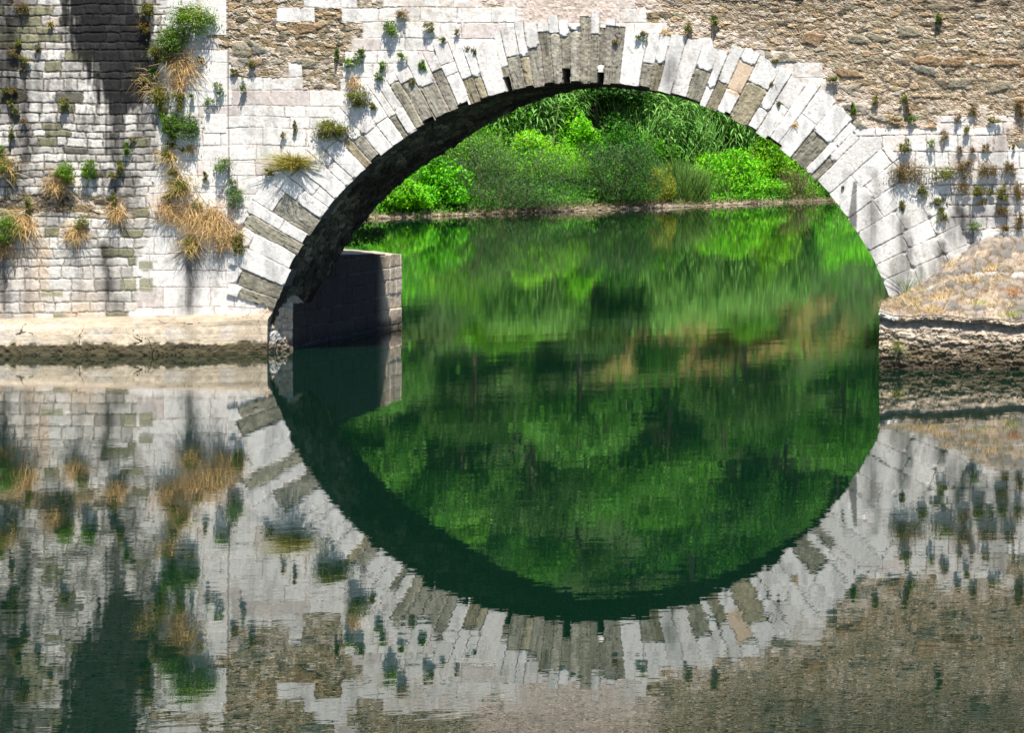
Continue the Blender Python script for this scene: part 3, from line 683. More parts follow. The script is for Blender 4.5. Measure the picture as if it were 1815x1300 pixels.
# ---- bushes on the far bank ------------------------------------------------
def bush(name, px, t_, wpx, hpx, col, label, n=5200, leaf=.13, ratio=.6, nb=34, seed=0, dz=0, col2=None, depth=.8, stems=True, cat='shrub', group=None, drop=0.):
    rng = np.random.default_rng(1000 + seed); p, s_ = bank_pt(px, t_, dz)
    sc = F / p.y; w_, h_ = wpx / sc, hpx / sc
    o = empty(name, p, label, cat, group)
    P, i = crown_points(n, w_ / 2, w_ / 2 * depth, h_, nb, rng, .36)
    P[:, 2] = np.abs(P[:, 2]) * .93 + .03 * h_
    V, Fq = leaf_cloud(P, leaf, rng=rng, ratio=ratio, drop=drop)
    tone = rng.uniform(.7, 1.3, nb)[i][:, None]
    base = np.tile(np.array(col), (n, 1))
    if col2 is not None:
        mk = rng.random(n) < .3; base[mk] = col2
    c = np.repeat(np.clip(base * tone * rng.uniform(.75, 1.25, (n, 1)), .003, .7), 4, axis=0)
    mesh_np('foliage', V, Fq, M_LEAF, c, o)
    if stems:
        ps = []
        for q_ in range(14):
            an = rng.uniform(0, 6.28); r_ = rng.uniform(.3, .8)
            e_ = np.array((math.cos(an) * w_ / 2 * r_, math.sin(an) * w_ / 2 * r_ * depth, h_ * rng.uniform(.5, .9)))
            ps.append(([np.zeros(3) + e_ * np.array((.12, .12, 0)), e_ * np.array((.5, .5, .45)), e_], [.04, .025, .01]))
        V, Fq = tube_mesh(ps, 4); mesh_np('stems', V, Fq, M_BARK, np.tile((.16, .12, .08), (len(V), 1)), o)
    return o

bush('willow_shrub', 880, .9, 330, 140, G_WIL, 'widest rounded grey-green willow shrub on the far bank, left of the bank centre', n=22000, leaf=.19, ratio=.28, nb=110, seed=1, col2=(.06, .12, .03), depth=.5)
bush('willow_shrub', 1090, 1.0, 190, 120, (.03, .095, .014), 'dark green rounded willow shrub at mid bank beneath the arch crown', n=15000, leaf=.18, ratio=.32, nb=70, seed=2, col2=G_WIL, depth=.6)
bush('bramble_bush', 700, 1.2, 120, 75, G_BR, 'bright green leafy bramble nearest the arch vault on the far bank', n=6500, leaf=.2, ratio=.8, seed=3, col2=G_YEL)
bush('bramble_bush', 775, 1.6, 120, 95, G_BR, 'bright green bramble mound just left of the big willow shrub', n=7500, leaf=.2, ratio=.8, seed=4, col2=G_MID)
bush('bramble_bush', 830, 4.8, 160, 110, (.07, .21, .010), 'fresh green bramble rising behind the big willow shrub', n=8000, leaf=.2, ratio=.75, seed=5, col2=G_YEL)
bush('bramble_bush', 960, 4.2, 190, 95, G_YEL, 'yellow-green bramble mound between the two willow shrubs', n=9500, leaf=.19, ratio=.8, seed=6, col2=G_BR)
bush('bramble_bush', 1010, 6.4, 130, 120, G_BR, 'lime green climbing bramble below the left cane stand', n=8000, leaf=.2, ratio=.8, seed=7, col2=G_YEL)
bush('bramble_bush', 1085, 5.8, 140, 90, G_MID, 'mid green bramble under the dark tree', n=6000, leaf=.18, ratio=.7, seed=8, col2=G_DK)
bush('bramble_bush', 1290, 2.2, 170, 80, G_BR, 'bright green bramble mound below the right canes', n=8500, leaf=.18, ratio=.8, seed=9, col2=G_YEL)
bush('bramble_bush', 1350, 3.8, 120, 95, G_YEL, 'yellow-green bramble mound left of the reddish shrub', n=6500, leaf=.18, ratio=.8, seed=10, col2=G_BR)
bush('ivy_shrub', 1405, 5.0, 100, 130, G_DK, 'dark ivy-like shrub beside the right arch edge', n=6000, leaf=.18, ratio=.9, seed=11, col2=G_MID)
bush('thorn_shrub', 1412, .8, 95, 62, (.12, .10, .03), 'reddish brown twiggy shrub at the waterline on the right', n=3800, leaf=.12, ratio=.4, seed=12, col2=(.16, .09, .04))
bush('leafy_shrub', 1455, 1.2, 60, 50, G_MID, 'small green shrub behind the right arch edge', n=2600, leaf=.15, ratio=.8, seed=13, col2=G_BR)
bush('flowering_shrub', 1172, .7, 52, 82, (.35, .30, .012), 'narrow yellow flowering plant right of the mid willow shrub', n=2300, leaf=.11, ratio=.7, seed=14, col2=(.13, .24, .02), stems=False, cat='flowering plant')
bush('bramble_bush', 1160, 4.2, 110, 85, (.06, .18, .012), 'green bramble behind the yellow flowering plant', n=5600, leaf=.17, ratio=.7, seed=15, col2=G_BR)
bush('leafy_shrub', 660, 4.2, 110, 85, G_BR, 'green shrub half hidden by the arch vault at far left', n=4500, leaf=.2, ratio=.8, seed=16, col2=G_MID)
bush('bramble_bush', 900, 8.4, 190, 120, (.05, .16, .012), 'darker green bramble beneath the vault edge, left of the canes', n=8000, leaf=.2, ratio=.7, seed=17, col2=G_BR)
bush('leafy_shrub', 1240, 6.2, 160, 80, G_MID, 'mid green shrub inside the right cane stand', n=5000, leaf=.19, ratio=.7, seed=18, col2=G_DK)

# ---- canes (giant reed) ----------------------------------------------------
def cane_meshes(seed, n=46, h=4.6, rx=1.6, ry=1.2):
    rng = np.random.default_rng(seed); ps = []; Pl = []; Dl = []
    for i in range(n):
        b_ = np.array((rng.uniform(-rx, rx), rng.uniform(-ry, ry), -.2)); hh_ = h * rng.uniform(.72, 1.08); ln = rng.normal(0, .10, 2)
        pts = [b_ + np.array((ln[0] * z * z / h, ln[1] * z * z / h, z)) for z in np.linspace(0, hh_, 6)]
        ps.append((pts, list(np.linspace(.026, .010, 6))))
        m_ = 20; zz = np.linspace(hh_ * .18, hh_ * .99, m_)
        for k_, z in enumerate(zz):
            az = (k_ % 2) * math.pi + rng.normal(0, .7) + i
            Pl.append(b_ + np.array((ln[0] * z * z / h, ln[1] * z * z / h, z))); Dl.append((math.cos(az), math.sin(az), rng.uniform(.45, 1.0), rng.uniform(.5, .95)))
    Pl = np.array(Pl); Dl = np.array(Dl); m_ = len(Pl); L = Dl[:, 3]; tt_ = np.linspace(0, 1, 5)
    P = Pl[:, None] + Dl[:, None, :3] * (tt_[None, :, None] * L[:, None, None]); P[..., 2] -= (tt_ ** 2)[None] * L[:, None] * 1.05
    sd = np.stack([-Dl[:, 1], Dl[:, 0], np.zeros(m_)], -1) + RN.normal(0, .3, (m_, 3)); wd = .10 * np.array([.7, 1, .8, .5, .06])
    V = np.stack([P - sd[:, None] * wd[None, :, None] * .5, P + sd[:, None] * wd[None, :, None] * .5], 2).reshape(-1, 3)
    f = np.array([(2 * i, 2 * i + 1, 2 * i + 3, 2 * i + 2) for i in range(4)]); Fq = (f[None] + (np.arange(m_) * 10)[:, None, None]).reshape(-1, 4)
    c = rep(G_CANE, m_, 10, rng, .35)
    return (V, Fq, c), tube_mesh(ps, 4)
cane_protos = []
for sd_ in (61, 62, 63):
    (V, Fq, c), (Vs, Fs) = cane_meshes(sd_)
    cane_protos.append((V, Fq, c, Vs, Fs, rep((.34, .40, .14), len(Vs), 1, RN, .2)))
cane_roots = []
CAN = [(1150, 5.4, .8), (1178, 5.0, .8), (1318, 6.4, 1.0), (1390, 6.2, .9), (915, 7.2, .85), (948, 6.6, .85), (900, 8.2, .8), (930, 7.6, .9), (962, 7.0, .95), (990, 7.6, .9), (1135, 7.0, .95), (1160, 6.4, .92), (1188, 6.4, .95), (1215, 5.6, .92), (1245, 5.8, .95),
       (1272, 5.0, .9), (1300, 5.4, .92), (1330, 4.6, .82), (1352, 5.2, .85), (1378, 5.0, .75), (1200, 8., 1.0), (1260, 7.5, 1.0), (1310, 7.5, .95), (1225, 4.6, .7)]
cane_src = {}
for i, (px_, t_, sc_) in enumerate(CAN):
    p, s_ = bank_pt(px_, t_); kx = i % 3
    o = empty('cane_clump', p, 'arching green cane clump %s of the dark fig tree on the far bank' % ('left' if px_ < 1050 else 'right'), 'cane', 'canes %s of the dark tree' % ('left' if px_ < 1050 else 'right'))
    o.rotation_euler = (0, 0, i * 1.3); o.scale = (sc_, sc_, sc_)
    if kx not in cane_src:
        V, Fq, c, Vs, Fs, cs = cane_protos[kx]
        cane_src[kx] = (mesh_np('leaves', V, Fq, M_LEAF, c, o), mesh_np('stalks', Vs, Fs, M_LEAF, cs, o))
    else:
        for q_ in cane_src[kx]:
            d_ = q_.copy(); COL.objects.link(d_); d_.parent = o

# ---- trees on the hillside -------------------------------------------------
def tree_meshes(seed, h, wd, col, col2, leaf, n, nb, ratio=.75):
    rng = np.random.default_rng(seed)
    P, i = crown_points(n, wd / 2, wd / 2, h * .42, nb, rng, .34, flat=.25); P[:, 2] += h * .55
    V, Fq = leaf_cloud(P, leaf, rng=rng, ratio=ratio); tone = rng.uniform(.6, 1.4, nb)[i][:, None]
    base = np.tile(np.array(col), (n, 1)); base[rng.random(n) < .3] = col2
    c = np.repeat(np.clip(base * tone * rng.uniform(.75, 1.25, (n, 1)), .003, .6), 4, axis=0)
    ps = [([(0, 0, -.6), (.1, 0, h * .2), (-.1, .1, h * .42), (.05, 0, h * .8)], [h * .022, h * .018, h * .013, h * .004])]
    for q_ in range(9):
        an = q_ * 2.4; z0 = h * rng.uniform(.28, .55); r_ = wd / 2 * rng.uniform(.5, .8)
        ps.append(([(0, 0, z0), (math.cos(an) * r_ * .5, math.sin(an) * r_ * .5, z0 + h * .1), (math.cos(an) * r_, math.sin(an) * r_, z0 + h * .2)], [h * .009, h * .006, h * .002]))
    return (V, Fq, c), tube_mesh(ps, 6)
G_DT = (.028, .095, .012)
TP = [(tree_meshes(71, 10, 8.5, (.065, .21, .018), (.09, .28, .018), .34, 9000, 60), 'round'), (tree_meshes(72, 12, 8, G_DT, G_MID, .34, 9000, 55), 'dark'),
      (tree_meshes(73, 8, 7.5, (.095, .27, .018), (.13, .34, .015), .32, 8000, 50), 'bright'), (tree_meshes(74, 11, 9, (.075, .17, .03), G_DT, .36, 9000, 70), 'olive')]
TL = {'round': 'mid green round tree on the wooded hillside behind the bridge', 'dark': 'dark green tree on the wooded hillside behind the bridge',
      'bright': 'bright green low tree on the wooded hillside behind the bridge', 'olive': 'olive green broad tree on the wooded hillside behind the bridge'}
tsrc = {}
def put_tree(kx, x, y, z, rot, sc, label=None, group=None, name='broadleaf_tree'):
    o = empty(name, (x, y, z), label or TL[TP[kx][1]], 'tree', group or ('%s hillside trees' % TP[kx][1]))
    o.rotation_euler = (0, 0, rot); o.scale = (sc, sc, sc)
    if kx not in tsrc:
        (V, Fq, c), (Vs, Fs) = TP[kx][0]
        tsrc[kx] = (mesh_np('crown', V, Fq, M_LEAF, c, o), mesh_np('trunk', Vs, Fs, M_BARK, np.tile((.14, .11, .08), (len(Vs), 1)), o))
    else:
        for q_ in tsrc[kx]:
            d_ = q_.copy(); COL.objects.link(d_); d_.parent = o
rt = random.Random(12)
for row, t_ in enumerate((13, 18.5, 23.5, 29.5, 36, 43, 50, 57)):
    s_ = -26 + row * 2.1
    while s_ < 84 + row * 2:
        ss = s_ + rt.uniform(-1.2, 1.2); t2 = t_ + rt.uniform(-1.8, 1.8)
        if row < 2 and CL0 - 1 < ss < CL1 + 1 and rt.random() < .7: s_ += 6; continue
        x = B0[0] + ss * Ld[0] + t2 * Nd[0]; y = B0[1] + ss * Ld[1] + t2 * Nd[1]
        z = float(bank_z(np.array(ss), np.array(t2)))
        put_tree(rt.choice([0, 0, 1, 1, 2, 3]), x, y, z - .4, rt.uniform(0, 6.28), rt.uniform(.62, 1.05) * (.72 if row == 0 else .95))
        s_ += rt.uniform(4.6, 7.2)
# the dark broad-leaved tree seen right under the crown
p, _ = bank_pt(1055, 7.4)
dt = empty('fig_tree', p, 'dark broad-leaved tree with shadowed trunk just below the arch crown', 'tree')
rng = np.random.default_rng(77); P, i = crown_points(5200, 2.9, 2.0, 1.9, 42, rng, .36, .3); P[:, 2] += 3.2
V, Fq = leaf_cloud(P, .30, rng=rng, ratio=.95); c = np.repeat(np.clip(np.array((.035, .105, .012)) * rng.uniform(.6, 1.6, (42, 1))[i] * rng.uniform(.7, 1.3, (5200, 1)), .003, .5), 4, axis=0)
mesh_np('crown', V, Fq, M_LEAF, c, dt)
ps = [([(0, 0, -.5), (.2, 0, 1.6), (-.3, .2, 3.6)], [.16, .12, .06])] + [([(0, 0, .2), (math.cos(a) * .8, math.sin(a) * .4, 1.9), (math.cos(a) * 2, math.sin(a) * 1.2, 4)], [.09, .06, .02]) for a in (0, 1, 2, 3, 4, 5)]
V, Fq = tube_mesh(ps, 6); mesh_np('trunk', V, Fq, M_BARK, np.tile((.10, .075, .06), (len(V), 1)), dt)

# ---- ground cover of the bank (uncountable) --------------------------------
def cover(name, n, smin, smax, tmin, tmax, size, col, col2, hmax, seed, label, mat=M_LEAF, ratio=.8, thr=None):
    rng = np.random.default_rng(seed); s_ = rng.uniform(smin, smax, n); t_ = tmin + (tmax - tmin) * rng.random(n) ** .85
    mound = fbm(s_ / 2.2, t_ / 2.2, seed, 3)
    if thr is not None:
        k_ = mound > thr; s_, t_, mound = s_[k_], t_[k_], mound[k_]; n = len(s_)
    z = bank_z(s_, t_ - wob_s(s_)) + hmax * mound * rng.uniform(.05, 1, n) * 1.2
    P = np.stack([B0[0] + s_ * Ld[0] + t_ * Nd[0], B0[1] + s_ * Ld[1] + t_ * Nd[1], z], -1)
    V, Fq = leaf_cloud(P, size, rng=rng, ratio=ratio)
    tn = (.6 + .9 * vn(s_ / 1.2, t_ / 1.2, seed + 1))[:, None]; base = np.tile(np.array(col), (n, 1)); mk = vn(s_ / 1.8, t_ / 1.8, seed + 2) > .55; base[mk] = col2
    o = mesh_np(name, V, Fq, mat, np.repeat(np.clip(base * tn * rng.uniform(.75, 1.25, (n, 1)), .003, .7), 4, axis=0))
    o['kind'] = 'stuff'; o['label'] = label; o['category'] = 'undergrowth'
    return o
cover('undergrowth', 150000, -25, 92, .35, 11, .17, G_BR, G_MID, 1.3, 501, 'low bright green undergrowth of nettles and brambles covering the far bank')
bush('leafy_shrub', 1065, 9.5, 220, 150, (.018, .07, .008), 'dark shrub in the shadows behind the fig tree', n=7000, leaf=.24, ratio=.8, seed=19, col2=G_DK)
bush('leafy_shrub', 1130, 8.2, 120, 150, (.02, .08, .010), 'dark shrub between the fig tree and the right canes', n=5000, leaf=.22, ratio=.8, seed=20, col2=G_DK)
cover('undergrowth', 75000, -30, 100, 10, 62, .42, G_MID, G_DK, 2.2, 502, 'darker scrub between the trees of the wooded hillside')
cover('undergrowth', 50000, -25, 92, .15, 2.4, .13, G_MID, G_BR, .8, 503, 'low leafy plants along the very edge of the far waterline')
# fallen reeds and dry litter along the far waterline
def strips(name, n, seed, label, smin, smax, tmin, tmax, L, wd, col, upw, cat, z0=0.0, bx=1.0):
    rng = np.random.default_rng(seed); s_ = rng.uniform(smin, smax, n); t_ = rng.uniform(tmin, tmax, n)
    k_ = vn(s_ / 1.5, s_ * 0, seed) > .3; s_, t_ = s_[k_], t_[k_]; n = len(s_)
    z = np.maximum(bank_z(s_, t_ - wob_s(s_)), 0) + z0
    R0 = np.stack([B0[0] + s_ * Ld[0] + t_ * Nd[0], B0[1] + s_ * Ld[1] + t_ * Nd[1], z], -1)
    d = rng.normal(size=(n, 3)) * np.array((1, 1, .35)); d[:, 2] = np.abs(d[:, 2]) + upw; d /= np.linalg.norm(d, axis=1)[:, None]
    Lh = (L * rng.uniform(.4, 1.2, n))[:, None]; sd = np.cross(d, rng.normal(size=(n, 3))); sd /= np.linalg.norm(sd, axis=1)[:, None]
    tip = R0 + d * Lh; V = np.stack([R0 - sd * wd / 2, R0 + sd * wd / 2, tip + sd * wd / 6, tip - sd * wd / 6], 1).reshape(-1, 3)
    o = mesh_np(name, V, np.arange(n * 4).reshape(-1, 4), M_DRY, rep(col, n, 4, rng, .4)); o['kind'] = 'stuff'; o['label'] = label; o['category'] = cat
strips('dry_litter', 5000, 511, 'pale dry stems and litter along the far waterline', -22, 50, .05, .7, .5, .04, (.34, .26, .16), .15, 'dry litter')
strips('tall_grass', 6500, 512, 'tall green waterside grass right of the yellow flowers', bank_pt(1180, 1.5)[1], bank_pt(1275, 1.5)[1], .3, 2.6, 1.7, .045, (.14, .26, .05), 2.2, 'grass')
strips('reeds', 7000, 514, 'tall upright reeds behind the right hand brambles', bank_pt(1120, 5.5)[1], bank_pt(1400, 5.5)[1], 4.2, 7.6, 3.1, .06, (.17, .37, .07), 4.5, 'reeds')
strips('tall_grass', 5000, 513, 'thin green grass between the shrubs at the far waterline', -20, 48, .8, 2.2, .8, .04, (.16, .24, .05), 1.6, 'grass')
rng = np.random.default_rng(521)
Vr, Fr, off = [], [], 0; cr_ = []
for i in range(420):
    s_ = rng.uniform(-20, 50); t_ = rng.uniform(-.15, .35) + float(wob_s(np.array(s_))); r_ = rng.uniform(.06, .24)
    c0 = np.array((B0[0] + s_ * Ld[0] + t_ * Nd[0], B0[1] + s_ * Ld[1] + t_ * Nd[1], max(0.02, float(bank_z(np.array(s_), np.array(t_ - wob_s(np.array(s_))))))))
    th_, ph_ = np.meshgrid(np.linspace(0, 2 * math.pi, 7)[:-1], np.linspace(.2, 2.9, 5))
    q = np.stack([np.cos(th_) * np.sin(ph_) * rng.uniform(.8, 1.6), np.sin(th_) * np.sin(ph_), np.cos(ph_) * .6], -1) * r_ * rng.uniform(.8, 1.2, th_.shape)[..., None]
    Vr.append((q + c0).reshape(-1, 3)); ii = np.arange(30).reshape(5, 6); jj = np.roll(ii, -1, 1)
    Fr.append(np.stack([ii[:-1], ii[1:], jj[1:], jj[:-1]], -1).reshape(-1, 4) + off); Fr.append(np.array([(off, off + 1, off + 2, off + 3)])); off += 30
    cr_.append(np.tile(np.array((.27, .22, .16)) * rng.uniform(.4, 1.3), (30, 1)))
o = mesh_np('shore_stones', np.concatenate(Vr), np.concatenate(Fr), M_COB, np.concatenate(cr_)); o['kind'] = 'stuff'; o['label'] = 'small pale stones along the far waterline'; o['category'] = 'stones'

# ------------------------------------------------------------------ plants growing out of the masonry
OLV, GRN, GRB, BLU = (.15, .15, .018), (.085, .155, .012), (.125, .25, .010), (.11, .19, .045)
def wall_plant(px, py, wp, hp, kind, label, seed, Yw=None, zoff=None, up=None):
    rng = np.random.default_rng(9000 + seed); Yw = Yw or (Y0 - .03)
    w_, h_ = wp / 75, hp / 75; loc = (wx(px, Yw), Yw, wz(py, Yw))
    parts = []
    area = max(wp * hp, 60)
    def leaves(cols, n, size, cy=0., ratio=.6, cz=0., fx=1., fz=1., dp=.42):
        nb = max(7, int(area / 70)); P, i = crown_points(n, 1, 1, 1, nb, rng, .45, .1); 
        P[:, 2] = (P[:, 2] + .05) * rng.choice([1, -1], nb, p=[.6, .4])[i]
        P = P * np.array((w_ / 2 * fx, min(w_, h_) * dp, h_ / 2 * fz)) * 1.02; P[:, 1] = -np.abs(P[:, 1]) * 1.15 - .01; P[:, 2] += cz * h_; P[:, 0] += cy * w_
        ol = rng.random(n) < .16; P[ol] *= np.array((1.35, 1.0, 1.35))
        V, Fq = leaf_cloud(P, size, rng=rng, ratio=ratio); ci_ = rng.integers(0, len(cols), n); b_ = np.array(cols)[ci_]
        tone = rng.uniform(.7, 1.35, nb)[i][:, None]
        return V, Fq, np.repeat(np.clip(b_ * tone * rng.uniform(.75, 1.25, (n, 1)), .003, .7), 4, axis=0)
    def grass(col, n, L, droop, upw, spread=1.4, out=.8, width=.016, base=None):
        V, Fq = blades(n, rng, spread, L, droop, width, out, upw, 4, base if base is not None else w_ * .16)
        return V, Fq, rep(col, n, 10, rng, .3)
    if kind == 'leafy': parts = [('leaves', M_LEAF) + leaves([GRB, GRN], int(90 + area * .75), .055)]
    elif kind == 'dark': parts = [('leaves', M_LEAF) + leaves([GRN, (.05, .12, .012)], int(90 + area * .75), .055)]
    elif kind == 'olive': parts = [('leaves', M_LEAF) + leaves([OLV, GRN, (.20, .15, .03)], int(90 + area * .9), .05)]
    elif kind == 'blue': parts = [('leaves', M_LEAF) + leaves([BLU, GRN], int(60 + area * .55), .05)]
    elif kind == 'mixed': parts = [('leaves', M_LEAF) + leaves([GRB, OLV], int(70 + area * .5), .05, cy=.12, cz=.1, fx=.8, fz=.8), ('dry_blades', M_DRY) + grass(DRYC, int(30 + area * .05), h_ * .9, 1.1, .5)]
    elif kind == 'dry': parts = [('dry_blades', M_DRY) + grass(DRYC, int(60 + area * .15), max(w_, h_) * .46, 1.2, .9, base=w_ * .28)]
    elif kind == 'drymix': parts = [('dry_blades', M_DRY) + grass((.50, .36, .14), int(40 + area * .08), max(w_, h_) * .5, 1.0, .8, base=w_ * .26), ('leaves', M_LEAF) + leaves([OLV, GRN], int(40 + area * .28), .045, fx=.8, fz=.7)]
    elif kind == 'rust': parts = [('leaves', M_LEAF) + leaves([RUST, OLV, (.19, .13, .04), (.13, .13, .02)], int(80 + area * .65), .042, dp=.28), ('twigs', M_DRY) + grass((.26, .13, .06), int(16 + area * .03), h_ * .8, .3, 1.5, 1.2, .5, .009)]
    elif kind == 'spiky': parts = [('blades', M_DRY) + grass((.34, .30, .05), int(110 + area * .07), max(w_, h_) * .62, .25, .75, 1.7, .6, .016, w_ * .05), ('leaves', M_LEAF) + leaves([OLV, (.3, .22, .05)], int(area * .22), .04, fx=.6, fz=.5)]
    elif kind == 'tall': parts = [('blades', M_LEAF) + grass((.13, .27, .03), 26, h_ * .95, .05, 3.0, .35, .18, .018, .02)]
    if len(parts) > 1 and wp >= 18:
        o = empty('wall_plant', loc, label, 'plant', 'plants rooted in the bridge masonry')
        for nm, mt, V, Fq, c_ in parts: mesh_np(nm, V, Fq, mt, c_, o)
    else:
        V = np.concatenate([p_[2] for p_ in parts]); off_ = 0; fs = []
        for p_ in parts: fs.append(p_[3] + off_); off_ += len(p_[2])
        o = mesh_np('wall_plant', V, np.concatenate(fs), parts[0][1], np.concatenate([p_[4] for p_ in parts])); o.location = loc
        tag(o, label, 'plant', 'plants rooted in the bridge masonry')
    return o

